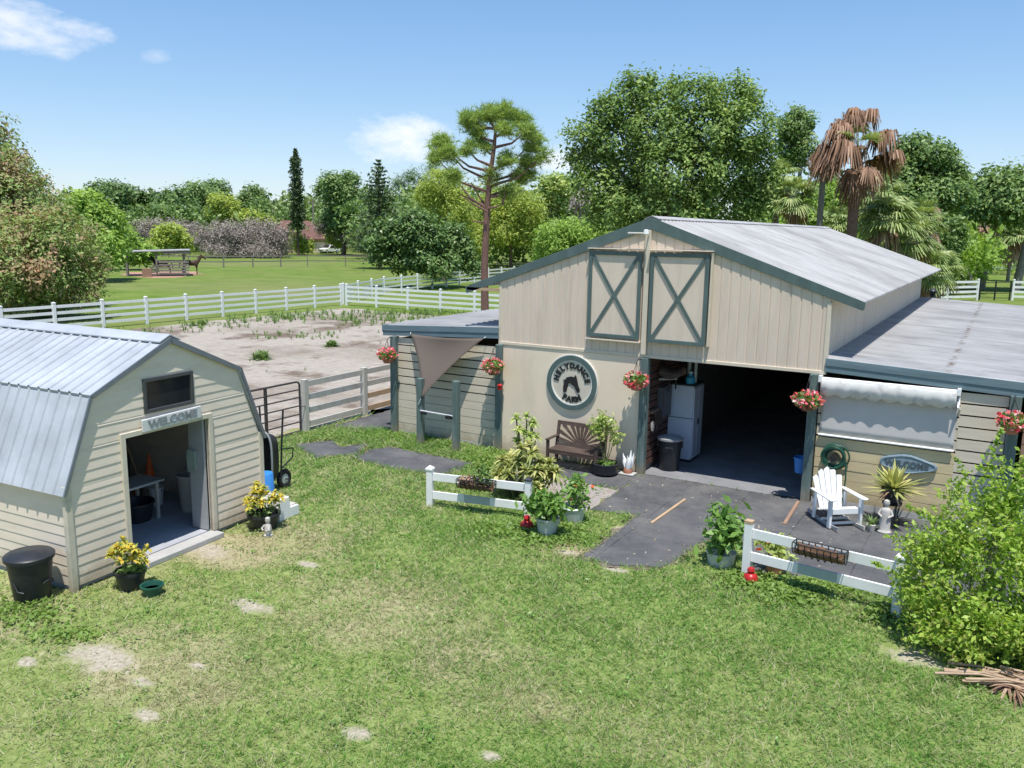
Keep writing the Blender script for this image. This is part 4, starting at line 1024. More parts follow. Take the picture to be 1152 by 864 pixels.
trough('wire planter trough with a small green plant on the left entry fence', (-1.60,-4.12,.66), a1_, .72, 1, True)
trough('empty black wire trough with brown liner on the right entry fence', (4.60,-4.55,.80), a2_, .74, 2, False)

# ================================================================== IN FRONT OF THE BARN
# sunburst bench
t = thing('garden_bench', 'weathered brown wooden bench with sunburst backrest under the farm sign', 'bench', (-1.36,-.46,0))
bw = .62
mb = MB()
for k in range(5): mb.box(-bw+.04,bw-.04,-.25+k*.088,-.25+k*.088+.075,.415,.437)
mb.build('seat', M['bench'], t, bevel=.004)
mb = MB(); yb = .20; T = Matrix.Translation((0,yb,.44)) @ Matrix.Rotation(rad(-11),4,'X')
mb.box(-bw,-bw+.06,-.02,.03,-.02,.55,T).box(bw-.06,bw,-.02,.03,-.02,.55,T).box(-bw+.06,bw-.06,-.015,.025,.46,.55,T).box(-bw+.06,bw-.06,-.015,.025,.0,.05,T)
half_sun = [(.13*math.cos(a),.05+.10*math.sin(a)) for a in np.linspace(0,math.pi,12)]
mb.prism(half_sun, -.012,.02,'xz',T)
for a in np.linspace(rad(9), rad(171), 11):
    c, s = math.cos(a), math.sin(a); k = min((bw-.07)/max(abs(c),1e-3), .42/max(s,1e-3))
    p0 = Vector((.12*c,.004,.05+.09*s)); p1 = Vector((k*c,.004,.05+k*s)); d = (p1-p0).normalized(); nx = Vector((-d.z,0,d.x))
    q = [p0-nx*.013, p1-nx*.042, p1+nx*.042, p0+nx*.013]
    mb.prism([(v.x,v.z) for v in q], -.010,.018,'xz',T)
mb.build('backrest', M['bench'], t)
for s in (-1,1):
    MB().box(s*(bw-.03)-.03,s*(bw-.03)+.03,-.27,-.21,0,.64).build('leg', M['bench'], t, bevel=.004)
    MB().box(s*(bw-.03)-.03,s*(bw-.03)+.03,.17,.23,0,.44).build('leg', M['bench'], t, bevel=.004)
    MB().box(s*(bw-.03)-.04,s*(bw-.03)+.04,-.30,.24,.64,.67).build('armrest', M['bench'], t, bevel=.006)
MB().box(-bw+.06,bw-.06,-.25,-.225,.34,.41).box(-bw+.06,bw-.06,.17,.19,.32,.40).build('apron', M['bench'], t)

# adirondack rocker, built facing -y
ch_ang = math.atan2(.39,.46)
t = thing('rocking_chair', 'white slatted adirondack rocking chair on the mats beside the doorway post', 'chair', (4.30,-1.13,0), ch_ang)
W_ = M['white']; fw = .30
mb = MB()
for k in range(6):
    y0 = -.18+k*.085; z0 = .36-k*.03; mb.box(-.25,.25,y0,y0+.075,z0,z0+.02)
mb.build('seat', W_, t, bevel=.004)
mb = MB(); T = Matrix.Translation((0,.27,.20)) @ Matrix.Rotation(rad(-20),4,'X')
tops = (.66,.76,.80,.76,.66)
for k, h in enumerate(tops):
    x0 = -.265+k*.107; w = .098; flare = 1.12
    xs = [x0,x0+w]; pts = [(xs[0]*.82,0),(xs[1]*.82,0),(xs[1]*flare,h-.04),((xs[0]+xs[1])/2*flare+.02,h) if k < 3 else (xs[1]*flare-.02,h-.02),(xs[0]*flare,h-.02 if k > 2 else h-.05)]
    mb.prism(pts, -.010,.010,'xz',T)
mb.build('backrest', W_, t, bevel=.003)
mb = MB(); mb.box(-.27,.27,.014,.034,.22,.30,T).box(-.25,.25,.014,.034,.52,.58,T); mb.build('back_rail', W_, t)
for s in (-1,1):
    MB().box(s*fw-.022,s*fw+.022,-.24,-.15,.03,.555).build('leg', W_, t, bevel=.004)
    MB().box(s*fw-.02,s*fw+.02,.30,.36,.05,.52).build('leg', W_, t, bevel=.004)
    MB().prism([(-.34,.0),(-.30,-.06),(.30,-.045),(.45,-.035),(.45,.035),(.30,.045),(-.30,.07)], .56,.582,'xy',Matrix.Translation((s*(fw+.01),0,0)) @ Matrix.Rotation(rad(90),4,'Z')).build('armrest', W_, t, bevel=.004)
    pts = []; 
    for q in np.linspace(-.42,.62,14): pts.append((q, .022+.16*(q-.02)**2))
    poly = pts+[(y, z+.055) for y, z in reversed(pts)]
    MB().prism(poly, s*fw*.86-.016, s*fw*.86+.016,'yz').build('rocker', plain('grey_rocker', (.30,.31,.32), .6, .15, 6) if s < 0 else M['offwhite'], t)
MB().box(-fw+.025,fw-.025,-.20,-.18,.27,.375).build('apron', W_, t, bevel=.004)
MB().box(-fw+.025,fw-.025,.10,.13,.07,.11).box(-fw+.025,fw-.025,-.12,-.09,.06,.10).build('stretcher', W_, t)

def potted(name, label, loc, pot_prof, pot_mat, leafmat, R, c, n, size, seed, stems=6, flowers=None, aspect=.45, sub=None, cat='potted plant'):
    r = RS(seed); t = thing(name, label, cat, loc)
    MB().lathe(pot_prof, n=24).build('pot', M[pot_mat], t, True)
    blobs = rand_blobs(c, R, 9, r, .5)
    C = clumps(blobs, n, sub or 9, size*1.1, r, .35); V, F = leaf_quads(C, size, aspect, r, .5); np_obj('foliage', V, F, L[leafmat], t)
    mb = MB(); z0 = pot_prof[-1][1]
    for k in range(stems):
        b = blobs[k % len(blobs)]; mb.tube([(r.uniform(-.05,.05),r.uniform(-.05,.05),z0),(b[0]*.6,b[1]*.6,(z0+b[2])/2),b[:3]], [.013,.010,.005], 6)
    mb.build('stems', M['stem'], t)
    if flowers:
        V, F = leaf_ball(c, R, flowers, .05, r, .9, .6, .85); np_obj('flowers', V, F, L['red_flower'], t)
    return t
POT = [(0,0),(.20,0),(.27,.06),(.29,.24),(.30,.27),(.27,.28),(.25,.22),(0,.22)]
potted('potted_ficus', 'leafy variegated shrub in a black tyre-like pot between bench and doorway post', (-.62,-.52,0), POT, 'black', 'light_plant', (.36,.30,.38), (0,0,1.02), 900, .042, 21, 9)
r = RS(77); V, F = join([straps(20,.22,.03,r,-.1,1.2,.5,(.1*math.cos(a),.1*math.sin(a),.26),3) for a in (0,2,4)])
o = np_obj('fern', V, F, L['plant'], None, (-.62,-.52,0)); tag(o, 'low ferns growing at the foot of the shrub in the black pot', 'plant')
t = thing('garden_ornament', 'small white and red flame-shaped ornament on a flat slab at the doorway post', 'ornament', (-.20,-.26,0))
MB().box(-.17,.17,-.13,.13,.015,.05).build('slab', M['concrete'], t, bevel=.01)
MB().lathe([(0,.05),(.09,.05),(.10,.10),(.06,.20),(0,.24)], n=12).build('base', M['clay'], t, True)
mb = MB(); r = RS(5)
for k in range(9):
    a = r.uniform(0,TAU); e = (.13*math.cos(a), .08*math.sin(a), r.uniform(.34,.56)); mb.tube([(.03*math.cos(a),.03*math.sin(a),.14),(e[0]*.7,e[1]*.7,.28),e], [.05,.045,.004], 7)
mb.build('plumes', M['white'], t, True)
t = thing('trash_bin', 'black bin with pale dusty lid just inside the barn doorway', 'bin', (.42,.62,.012), rad(15))
MB().lathe([(0,0),(.20,0),(.215,.03),(.265,.66),(.28,.66),(.28,.70),(0,.70)], n=28, sy=.9).build('body', M['black'], t, True)
MB().lathe([(.295,.69),(.295,.73),(.26,.75),(.12,.79),(0,.80)], n=28, sy=.9).build('lid', plain('dusty_grey_lid', (.27,.27,.28), .5, .15, 5), t, True)
mb = MB(); mb.box(-.09,.09,-.262,-.235,.53,.56).box(.235,.285,-.04,.04,.52,.66).box(-.285,-.235,-.04,.04,.52,.66); mb.build('handle', M['black'], t, bevel=.008)
# cabinet: front towards the door, side towards the aisle
t = thing('storage_cabinet', 'tall grey white plastic cabinet standing against the aisle wall in the doorway', 'cabinet', (.34,1.75,.012))
MB().box(-.28,.30,-.34,.34,.06,1.78).build('body', M['cabinet'], t, bevel=.012)
for y0, y1 in ((-.325,-.008),(.008,.325)):
    d_ = MB().box(.303,.325,y0,y1,.10,1.74).build('door', M['cabinet'], t, bevel=.006)
    MB().box(.327,.34,(-.05 if y0 < 0 else .03),(-.03 if y0 < 0 else .05),.85,1.0).build('handle', M['iron'], d_)
MB().box(-.30,.33,-.36,.36,1.785,1.82).build('top', M['black'], t, bevel=.006)
MB().box(-.27,.29,-.33,.33,0,.06).build('plinth', M['black'], t)
mb = MB(); mb.tube([(-.285,-.345,1.03),(.305,-.345,1.03)], .008, 5); mb.build('strap', M['iron'], t)
t = thing('power_box', 'dark grey box on the aisle wall beside the cabinet', 'box', (.05,1.0,1.1))
MB().box(-.045,.10,-.28,.34,.0,.72).build('case', plain('charcoal_case', (.09,.09,.10), .5, .1, 5), t, bevel=.01)
MB().box(.102,.112,-.2,.26,.08,.64).build('door', plain('charcoal_case_door', (.11,.11,.12), .5, .1, 5), t, bevel=.006)
t = thing('wall_clock', 'small pale clock hanging in the doorway above the black bin', 'clock', (.10,.30,1.02))
MB().lathe([(0,0),(.11,0),(.12,.02),(.0,.03)], n=22, M=Matrix.Rotation(rad(90),4,'Y') @ Matrix.Scale(.95,4)).build('face', M['offwhite'], t, True)
MB().torus(.115,.014,24,6,Matrix.Rotation(rad(90),4,'Y')).build('rim', M['iron'], t, True)
t = thing('bucket', 'bright blue bucket hanging inside the right doorway post', 'bucket', (3.26,.55,.42))
MB().lathe([(0,0),(.12,0),(.15,.32),(.16,.32),(.16,.28),(.145,.28),(.115,.02),(0,.02)], n=22).build('body', M['blue'], t, True)
MB().tube([(-.15,0,.31),(-.1,0,.46),(.0,.0,.52),(.1,0,.46),(.15,0,.31)], .006, 5).build('handle', M['iron'], t, True)
t = thing('watercooler_jug', 'small turquoise jug standing on top of the cabinet', 'jug', (.50,1.55,1.835))
MB().lathe([(0,0),(.10,0),(.11,.03),(.11,.14),(.05,.18),(.05,.24),(0,.24)], n=18).build('body', plain('turquoise_plastic', (.05,.35,.55), .35, .08, 8), t, True)
MB().lathe([(0,.24),(.056,.24),(.056,.27),(0,.27)], n=14).build('cap', M['white'], t, True)
mb = MB(); mb.tube([(.55,1.75,1.84),(.55,1.75,2.58)], .04, 8); mb.tube([(.35,1.9,1.84),(.35,1.9,2.55)], .05, 8)
o = mb.build('duct_pipe', M['galv'], None, True); tag(o, 'grey pipes rising from the top of the cabinet', 'pipe')
t = thing('saddle_rack', 'dark saddle on a bracket high on the aisle wall above the doorway bin', 'saddle', (.16,.75,2.0))
MB().tube([(-.14,0,.0),(.3,0,.06)], .03, 8).build('bracket', M['galv'], t, True)
mb = MB(); vs = []; fs = []
for i in range(11):
    q = i/10; x = -.05+.5*q; up_ = .10+.10*(2*q-1)**2
    for j in range(9):
        a = (j/8-.5)*rad(200); vs.append((x, .20*math.sin(a)*(1.1-.25*q), up_+.14*math.cos(a)-.02))
for i in range(10):
    for j in range(8): fs.append((i*9+j,i*9+9+j,i*9+10+j,i*9+j+1))
o = MB().add(vs, fs).build('seat', M['bench'], t, True); sm = o.modifiers.new('thickness','SOLIDIFY'); sm.thickness = .03
for s in (-1,1): MB().tube([(.2,.21*s,.0),(.2,.23*s,-.22)], .02, 6).build('stirrup_strap', M['iron'], t)
t = thing('wall_fan', 'dark cluttered bridle rack hanging at the doorway above the bin', 'rack', (.09,.42,1.30))
MB().box(-.035,.02,-.14,.3,.0,.05).build('board', M['wood_red'], t)
mb = MB(); r = RS(9)
for k in range(6):
    y = -.1+k*.075; mb.tube([(.03,y,.03),(.07,y,.0),(.075,y+.02,-.25-r.uniform(0,.25)),(.06,y+.05,-.2),(.03,y+.02,.02)], .011, 5)
mb.build('bridle', M['bench'], t, True)
# planters at the fences
def pail(label, loc, seed):
    t = potted('pail_planter', label, loc, [(0,0),(.15,0),(.20,.30),(.215,.30),(.215,.33),(.19,.33),(.18,.27),(0,.27)], 'galv', 'plant', (.36,.30,.27), (0,0,.58), 520, .075, seed, 8, None, .42, 6)
    mb = MB()
    for s in (-1,1): mb.tube([(s*.2,-.06,.28),(s*.245,0,.25),(s*.2,.06,.28)], .008, 5)
    mb.build('handle', M['galv'], t, True); return t
pail('broad green plant in a galvanised pail at the black-capped post', (.06,-4.48,0), 31)
potted('potted_hibiscus', 'bushy green hibiscus with red flowers behind the galvanised pail', (.12,-3.60,0), [(0,0),(.18,0),(.23,.28),(.24,.28),(.22,.30),(.2,.24),(0,.24)], 'galv', 'plant', (.36,.36,.32), (0,0,.58), 620, .05, 32, 8, 7)
potted('box_planter', 'broad leaved plant in a low pale square planter left of the right entry fence', (3.02,-4.12,0), [(.0,0),(.20,0),(.24,.22),(.22,.22),(.2,.18),(0,.18)], 'galv', 'plant', (.36,.32,.38), (.05,.05,.55), 420, .085, 33, 8, None, .45, 6)
potted('potted_geranium', 'low red-flowering plant behind the first post of the right entry fence', (3.85,-3.98,0), [(0,0),(.13,0),(.17,.20),(.18,.2),(.15,.17),(0,.17)], 'clay', 'light_plant', (.30,.22,.2), (0,0,.38), 300, .05, 34, 6, 6)
def lantern(label, loc, s=1.0):
    t = thing('garden_lantern', label, 'lantern', loc); 
    MB().lathe([(0,0),(.12*s,0),(.13*s,.03*s),(.13*s,.10*s),(.11*s,.15*s),(.05*s,.19*s),(0,.20*s)], n=18).build('body', M['red'], t, True)
    MB().lathe([(.0,.19*s),(.05*s,.19*s),(.07*s,.23*s),(.05*s,.28*s),(0,.30*s)], n=14).build('knob', M['red'], t, True)
    MB().lathe([(.135*s,.0),(.15*s,.0),(.15*s,.025*s),(.135*s,.025*s)], n=18).build('base_ring', M['iron'], t, True)
lantern('red domed lantern on the grass at the foot of the right entry fence', (3.62,-4.60,0), .85)
lantern('red domed lantern beside the black-capped post and galvanised pail', (-.38,-4.42,.0), .9)
# variegated dracaena clump
r = RS(41); t = thing('variegated_dracaena', 'tall clump of yellow striped dracaena in the gravel bed behind the left entry fence', 'plant', (-1.35,-2.95,0))
parts = []; mb = MB()
for k in range(34):
    a = r.uniform(0,TAU); q = r.uniform(.1,1)**.7; x, y = .72*q*math.cos(a)+.1, .42*q*math.sin(a); z = .16+(1.30-.85*q)*r.uniform(.5,1.0)
    parts.append(straps(30, .26, .034, r, -.4, 1.35, .45, (x,y,z), 3)); mb.tube([(x*.5,y*.5,0),(x*.8,y*.8,z*.5),(x,y,z)], .018, 6)
V, F = join(parts); np_obj('foliage', V, F, L['varieg'], t); mb.build('stems', M['stem'], t, True)
t = thing('green_dracaena', 'plain green topped plant rising behind the striped dracaena', 'plant', (-1.72,-2.10,0)); parts = []; mb = MB()
for k in range(9):
    a = r.uniform(0,TAU); x, y, z = .22*math.cos(a), .2*math.sin(a), r.uniform(.95,1.42); parts.append(straps(30,.20,.03,r,-.3,1.3,.4,(x,y,z),2)); mb.tube([(x*.3,y*.3,0),(x,y,z)], .015, 6)
V, F = join(parts); np_obj('foliage', V, F, L['light_plant'], t); mb.build('stems', M['stem'], t, True)
# striped small plants at the gravel edge
t = thing('variegated_dracaena', 'smaller low striped dracaena beside the galvanised pail planter', 'plant', (-.72,-3.25,0)); parts = []
for k in range(6): a = r.uniform(0,TAU); parts.append(straps(26,.30,.034,r,-.2,1.35,.5,(.2*math.cos(a),.16*math.sin(a),r.uniform(.15,.6)),3))
V, F = join(parts); np_obj('foliage', V, F, L['varieg'], t); MB().tube([(0,0,0),(.02,.02,.5)], .02, 6).build('stems', M['stem'], t)
# agave on an iron stand
t = thing('plant_stand', 'black iron plant stand under the spiky potted plant', 'plant stand', (5.12,-.62,0)); mb = MB()
for k in range(4): a = TAU*k/4+.6; mb.tube([(.17*math.cos(a),.17*math.sin(a),0),(.12*math.cos(a),.12*math.sin(a),.2),(.16*math.cos(a),.16*math.sin(a),.42)], .012, 6)
mb.torus(.16,.012,20,6,Matrix.Translation((0,0,.42))); mb.build('frame', M['iron'], t, True)
MB().lathe([(0,.425),(.17,.425),(.17,.44),(0,.44)], n=20).build('shelf', M['iron'], t, True)
t = thing('potted_agave', 'spiky yellow green agave in a black pot on the iron stand', 'potted plant', (5.12,-.62,.445))
MB().lathe([(0,0),(.13,0),(.19,.22),(.205,.22),(.205,.26),(.18,.26),(.17,.2),(0,.2)], n=22).build('pot', M['black'], t, True)
V, F = straps(80,.58,.044,r,.0,1.35,.12,(0,0,.24),3); np_obj('foliage', V, F, L['agave'], t)
V, F = straps(26,.36,.030,r,-.5,.2,.3,(0,0,.24),3); np_obj('withered_leaves', V, F, L['palm_dead'], t)
# statue
t = thing('garden_statue', 'small white robed figure statue standing by the plant stand', 'statue', (5.08,-1.14,0)); t.scale = (.8,.8,.8)
MB().lathe([(0,0),(.14,0),(.15,.05),(.13,.07),(.11,.12),(.12,.28),(.095,.42),(.11,.52),(.085,.58),(.038,.61),(.036,.63),(.06,.66),(.068,.71),(.055,.76),(0,.79)], n=18, sy=.85).build('body', M['statue'], t, True)
mb = MB()
for s in (-1,1): mb.tube([(.09*s,0,.55),(.14*s,-.03,.44),(.06*s,-.12,.40)], [.035,.032,.022], 7)
mb.build('arms', M['statue'], t, True)
t = potted('dark_spiky_plant', 'small dark spiky plant in a pale pot beside the statue', (4.86,-1.12,0), [(0,0),(.07,0),(.09,.12),(.08,.13),(0,.11)], 'statue', 'dark', (.06,.06,.05), (0,0,.16), 20, .02, 55, 1)
V, F = straps(26,.24,.016,r,-.1,1.2,.25,(0,0,.13),2); np_obj('spikes', V, F, L['dark'], t)
t = thing('barrel', 'dark blue barrel at the right edge under the right wing', 'barrel', (7.35,-.45,.012))
MB().lathe([(0,0),(.26,0),(.29,.05),(.29,.28),(.31,.30),(.29,.32),(.29,.58),(.31,.60),(.29,.62),(.28,.86),(0,.88)], n=26).build('body', M['navy'], t, True)
MB().torus(.275,.018,26,6,Matrix.Translation((0,0,.87))).build('rim', M['navy'], t, True)
# big lime shrub
r = RS(61); t = thing('lime_shrub', 'big bright lime green shrub hiding the end of the right entry fence', 'shrub', (6.62,-5.05,0))
bl = [(0,0,.75,.95,.85,.72),(-.55,.1,.8,.42,.4,.5),(.55,.0,.9,.6,.6,.7),(.1,-.1,1.45,.6,.55,.5),(-.2,.1,1.75,.36,.34,.42),(.1,0,2.15,.22,.2,.38),(.45,.1,1.7,.42,.4,.4),(-.62,-.2,1.25,.34,.3,.24),(.0,-.45,.45,.8,.5,.35),(-.35,-.5,.25,.5,.35,.22),(.95,.1,1.1,.5,.5,.6),(.75,-.3,.5,.6,.5,.45),(1.3,0,.8,.5,.5,.7)]
C = clumps(bl, 27000, 44, .085, r, .74)
sprays = []
for (p0, p1) in [((-.1,0,2.2),(.02,.0,2.9)),((-.1,0,2.0),(-.45,.05,2.45)),((.1,0,1.9),(.55,.0,2.35)),((-.4,0,1.5),(-.95,-.05,1.75)),((-.5,0,1.2),(-1.15,-.1,1.3)),((.2,0,2.1),(.34,0,2.65)),((-.5,-.2,.7),(-1.25,-.25,.95)),((.5,0,1.8),(.95,0,2.05)),((-.3,-.6,.3),(-.75,-.85,.25)),((0,-.7,.3),(.1,-1.0,.3))]:
    q = r.uniform(0,1,110)[:,None]; sprays.append(np.array(p0)+(np.array(p1)-np.array(p0))*q+r.normal(0,.055,(110,3))*(1.15-q))
C = np.concatenate([C]+sprays); C = C[C[:,2] > .03]
V, F = join([leaf_quads(C[::2], .038, .52, r, .45, .5), leaf_quads(C[1::2], .026, .5, r, .45, .5)]); np_obj('crown', V, F, L['shrub'], t)
mb = MB()
for b in bl: mb.tube([(r.uniform(-.1,.1),r.uniform(-.1,.1),0),(b[0]*.5,b[1]*.5,b[2]*.45),b[:3]], [.03,.02,.006], 6)
mb.build('trunk', M['bark_grey'], t, True)
V, F = leaf_ball((-.1,-.05,1.62), (.16,.14,.12), 26, .05, r, .7, .6, .8); np_obj('blossom', V, F, leafy('white_blossom', [(.75,.74,.70),(.82,.80,.78)], .3, .5, .1), t)
# fallen palm fronds
r = RS(71); t = thing('fallen_fronds', 'heap of dry fallen palm fronds on the lawn at the foot of the shrub', 'palm fronds', (6.95,-6.0,0)); mb = MB(); parts = []
for k in range(16):
    a = rad(r.normal(4, 14)); c = (r.uniform(-.35,.35), r.uniform(-.16,.16)); z = .03+.012*k*.5; d = (math.cos(a), math.sin(a)); l_ = r.uniform(.35,.5)
    mb.tube([(c[0]-d[0]*l_,c[1]-d[1]*l_,z),(c[0],c[1],z+.05),(c[0]+d[0]*l_,c[1]+d[1]*l_,z)], [.020,.015,.008], 6)
mb.build('stalks', plain('dry_stalk', (.42,.30,.20), .8, .3, 6), t, True)
V, F = join([straps(22,.40,.02,r,-.1,.5,.25,(r.uniform(-.1,.6),r.uniform(-.15,.15),.06),3) for k in range(5)]); np_obj('dry_leaves', V, F, L['palm_dead'], t)
# ================================================================== THE FAR PADDOCK
def local_frame(u, d):            # ground point + rotation so that local x runs across the line of sight
    p = spot(u, d); a = math.atan2(p[1]-EYE[1], p[0]-EYE[0])-math.pi/2
    return p, a
p, a = local_frame(174, 96)
t = thing('field_shelter', 'open sided field shelter with pale flat roof and board rails in the far pasture', 'shelter', p, a)
MB().prism([(-3.1,2.42),(3.3,2.62),(3.3,2.72),(-3.1,2.52)], -1.8, 2.2, 'xz').build('roof', M['roof_main'], t)
MB().box(.6,3.3,-1.75,-1.65,2.30,2.6).build('fascia', M['wood_dark'], t)
for x in (-2.8, 0.0, 2.7):
    for y in (-1.5, 1.9): MB().box(x-.09,x+.09,y-.09,y+.09,0,2.46).build('post', M['bark_grey'], t)
mb = MB()
for k in range(5): mb.box(.2,3.1,-1.62,-1.57,.2+k*.29,.38+k*.29)
for k in range(4): mb.bar((-.6,-2.4,.2+k*.24),(.2,-1.6,.2+k*.29),.05,.16)
mb.build('board_rail', M['bark_grey'], t)
MB().box(-1.4,-.5,-2.7,-2.2,0,.85).build('feed_box', M['wood_red'], t, bevel=.02)
def horse(name, label, loc, rz, mat, s=1.0):
    """standing horse facing +x"""
    t = thing(name, label, 'horse', loc, rz)
    me = bpy.data.meshes.new('body'); V = []; E_ = []; R_ = []
    def ch(pts, start=None):
        prev = start
        for x, y, z, r_ in pts:
            V.append((x*s,y*s,z*s)); R_.append(r_*s); i = len(V)-1
            if prev is not None: E_.append((prev,i))
            prev = i
        return prev
    ch([(0,0,1.20,.30)]); rump = ch([(-.35,0,1.24,.31),(-.68,0,1.24,.27)], 0); chest = ch([(.35,0,1.20,.32),(.66,0,1.24,.27)], 0)
    ch([(.88,0,1.50,.19),(1.06,0,1.80,.14),(1.18,0,1.98,.13),(1.36,0,1.86,.115),(1.56,0,1.66,.085),(1.64,0,1.58,.075)], chest)
    for sy in (-1,1):
        ch([(.62,.15*sy,1.0,.15),(.64,.16*sy,.78,.085),(.66,.16*sy,.52,.065),(.65,.16*sy,.20,.045),(.69,.16*sy,.03,.062)], chest)
        ch([(-.66,.17*sy,1.02,.19),(-.60,.18*sy,.80,.12),(-.80,.18*sy,.56,.075),(-.78,.18*sy,.22,.048),(-.74,.18*sy,.03,.062)], rump)
        ch([(1.14,.07*sy,2.10,.035),(1.15,.08*sy,2.18,.012)], chest+3)
    me.from_pydata(V, E_, []); o = link('body', me, M[mat], t)
    sk = o.modifiers.new('skin','SKIN'); sd = o.modifiers.new('smooth','SUBSURF'); sd.levels = sd.render_levels = 2
    lay = me.skin_vertices[0]
    for i, q in enumerate(R_): lay.data[i].radius = (q,q)
    lay.data[0].use_root = True
    mb = MB(); mb.tube([(-.92*s,0,1.32*s),(-1.06*s,0,1.1*s),(-1.08*s,0,.6*s)], [.05*s,.08*s,.03*s], 7); mb.build('tail', M['mane'], t, True)
    mb = MB(); mb.tube([(.72*s,0,1.55*s),(.92*s,0,1.80*s),(1.10*s,0,2.08*s)], [.05*s,.06*s,.04*s], 7); mb.build('mane', M['mane'], t, True)
p, a = local_frame(212, 98)
horse('horse', 'brown horse standing in front of the field shelter', p, a+.05, 'horse')
p, a = local_frame(181, 97.4)
horse('horse', 'black horse in the shade under the field shelter roof', p, a+math.pi+.1, 'horse_dark', .92)
# house, car, pole
p, a = local_frame(334, 178)
t = thing('house', 'brown roofed house with tan walls behind the grey hedge', 'house', p, a)
MB().box(-7,6.6,0,9,0,3.0).build('wall', M['house_wall'], t)
MB().add([(-7.6,-.6,2.95),(7.3,-.6,2.95),(7.3,9.6,2.95),(-7.6,9.6,2.95),(-3.0,4.5,6.5),(2.6,4.5,6.5),(-7.6,-.6,2.75),(7.3,-.6,2.75),(7.3,9.6,2.75),(-7.6,9.6,2.75)],
         [(0,1,5,4),(1,2,5),(2,3,4,5),(3,0,4),(0,6,7,1),(1,7,8,2),(2,8,9,3),(3,9,6,0),(9,8,7,6)]).build('roof', M['house_roof'], t)
MB().box(3.2,5.8,-.06,.0,.05,2.3).build('garage_door', M['plank'], t)
MB().lathe([(0,0),(.5,.06),(.7,.2)], (.5,-.9,3.6), 14, Matrix.Identity(4)).build('satellite_dish', M['white'], t, True)
def suv(loc, rz, label):
    t = thing('parked_car', label, 'car', loc, rz)
    prof = [(-2.2,.45),(-2.25,.95),(-2.1,1.05),(-1.75,1.75),(.35,1.78),(1.0,1.10),(2.15,.98),(2.28,.75),(2.25,.42)]
    MB().prism([(x,z) for x, z in prof], -.88, .88, 'xz').build('body', M['car_white'], t, bevel=.07)
    for s in (-1,1):
        y = s*.885
        MB().prism([(-1.75,1.1),(-1.55,1.62),(-.75,1.64),(-.75,1.1)], y-.008, y+.008, 'xz').prism([(-.65,1.1),(-.65,1.64),(.25,1.64),(.72,1.1)], y-.008, y+.008, 'xz').build('side_window', M['glass'], t)
        MB().box(2.2,2.3,s*.6-.16,s*.6+.16,.72,.9).build('headlight', M['chrome'], t)
        for x in (-1.4,1.4):
            w = MB().lathe([(0,-.12),(.30,-.12),(.36,-.08),(.36,.08),(.30,.12),(0,.12)], n=20, M=Matrix.Translation((x,s*.80,.36)) @ Matrix.Rotation(rad(90),4,'X')).build('wheel', M['tyre'], t, True)
            MB().lathe([(0,-.13),(.2,-.125),(.2,.125),(0,.13)], n=16, M=Matrix.Translation((x,s*.80,.36)) @ Matrix.Rotation(rad(90),4,'X')).build('rim', M['chrome'], w, True)
    MB().add([(.40,-.72,1.70),(.40,.72,1.70),(.95,.78,1.16),(.95,-.78,1.16)],[(0,1,2,3)],Matrix.Translation((.035,0,.02))).build('windscreen', M['glass'], t)
    MB().box(2.22,2.31,-.4,.4,.6,.82).build('grille', M['iron'], t); MB().box(2.24,2.34,-.86,.86,.40,.56).build('bumper', M['chrome'], t)
p, a = local_frame(370, 178)
suv(p, a+math.pi+.75, 'white pickup style car parked beside the brown roofed house')
p, a = local_frame(353, 182)
t = thing('utility_pole', 'grey utility pole rising behind the brown roofed house', 'pole', p, a)
MB().tube([(0,0,0),(0,0,11)], [.2,.14], 8).build('shaft', M['bark_grey'], t, True); MB().box(-1.1,1.1,-.08,.08,10.1,10.25).build('crossarm', M['bark_grey'], t)

# ================================================================== TREES
# pepper tree at the left, two leafy masses with tan seed heads
b = spot(40, 55)
bl = px_blobs(b, 60, [(-40,185,55,46),(-16,172,24,20),(8,196,26,20),(30,216,24,18),(55,238,24,18),(0,235,46,36),(80,258,20,16),(-50,260,60,60),(40,262,40,30),(102,262,9,10),(2,142,7,12),(26,180,6,8),(46,204,7,7),(62,220,7,6)], .8, 1)
tree('pepper_tree', 'big tree with tan seed heads sloping down from the left edge, behind the rounded bush', 'tree', b, bl, 24000, .135, 'pepper', 'bark', .3, (0,0,4), 1, 24, .24, .68, up=.35)
b = spot(50, 53)
bl = px_blobs(b, 53, [(30,268,34,22),(60,262,28,20),(85,285,26,22),(96,306,20,20),(10,290,40,30),(50,300,46,28),(80,324,30,16),(35,328,48,18),(-20,300,50,40),(112,294,8,9),(48,248,14,9),(20,252,12,8)], .8, 2)
tree('pepper_bush', 'large rounded bush with tan seed heads just behind the white fence at left', 'bush', b, bl, 17000, .13, 'pepper', 'bark', .15, (0,0,1.5), 2, 24, .24, .72, up=.35)
o = None
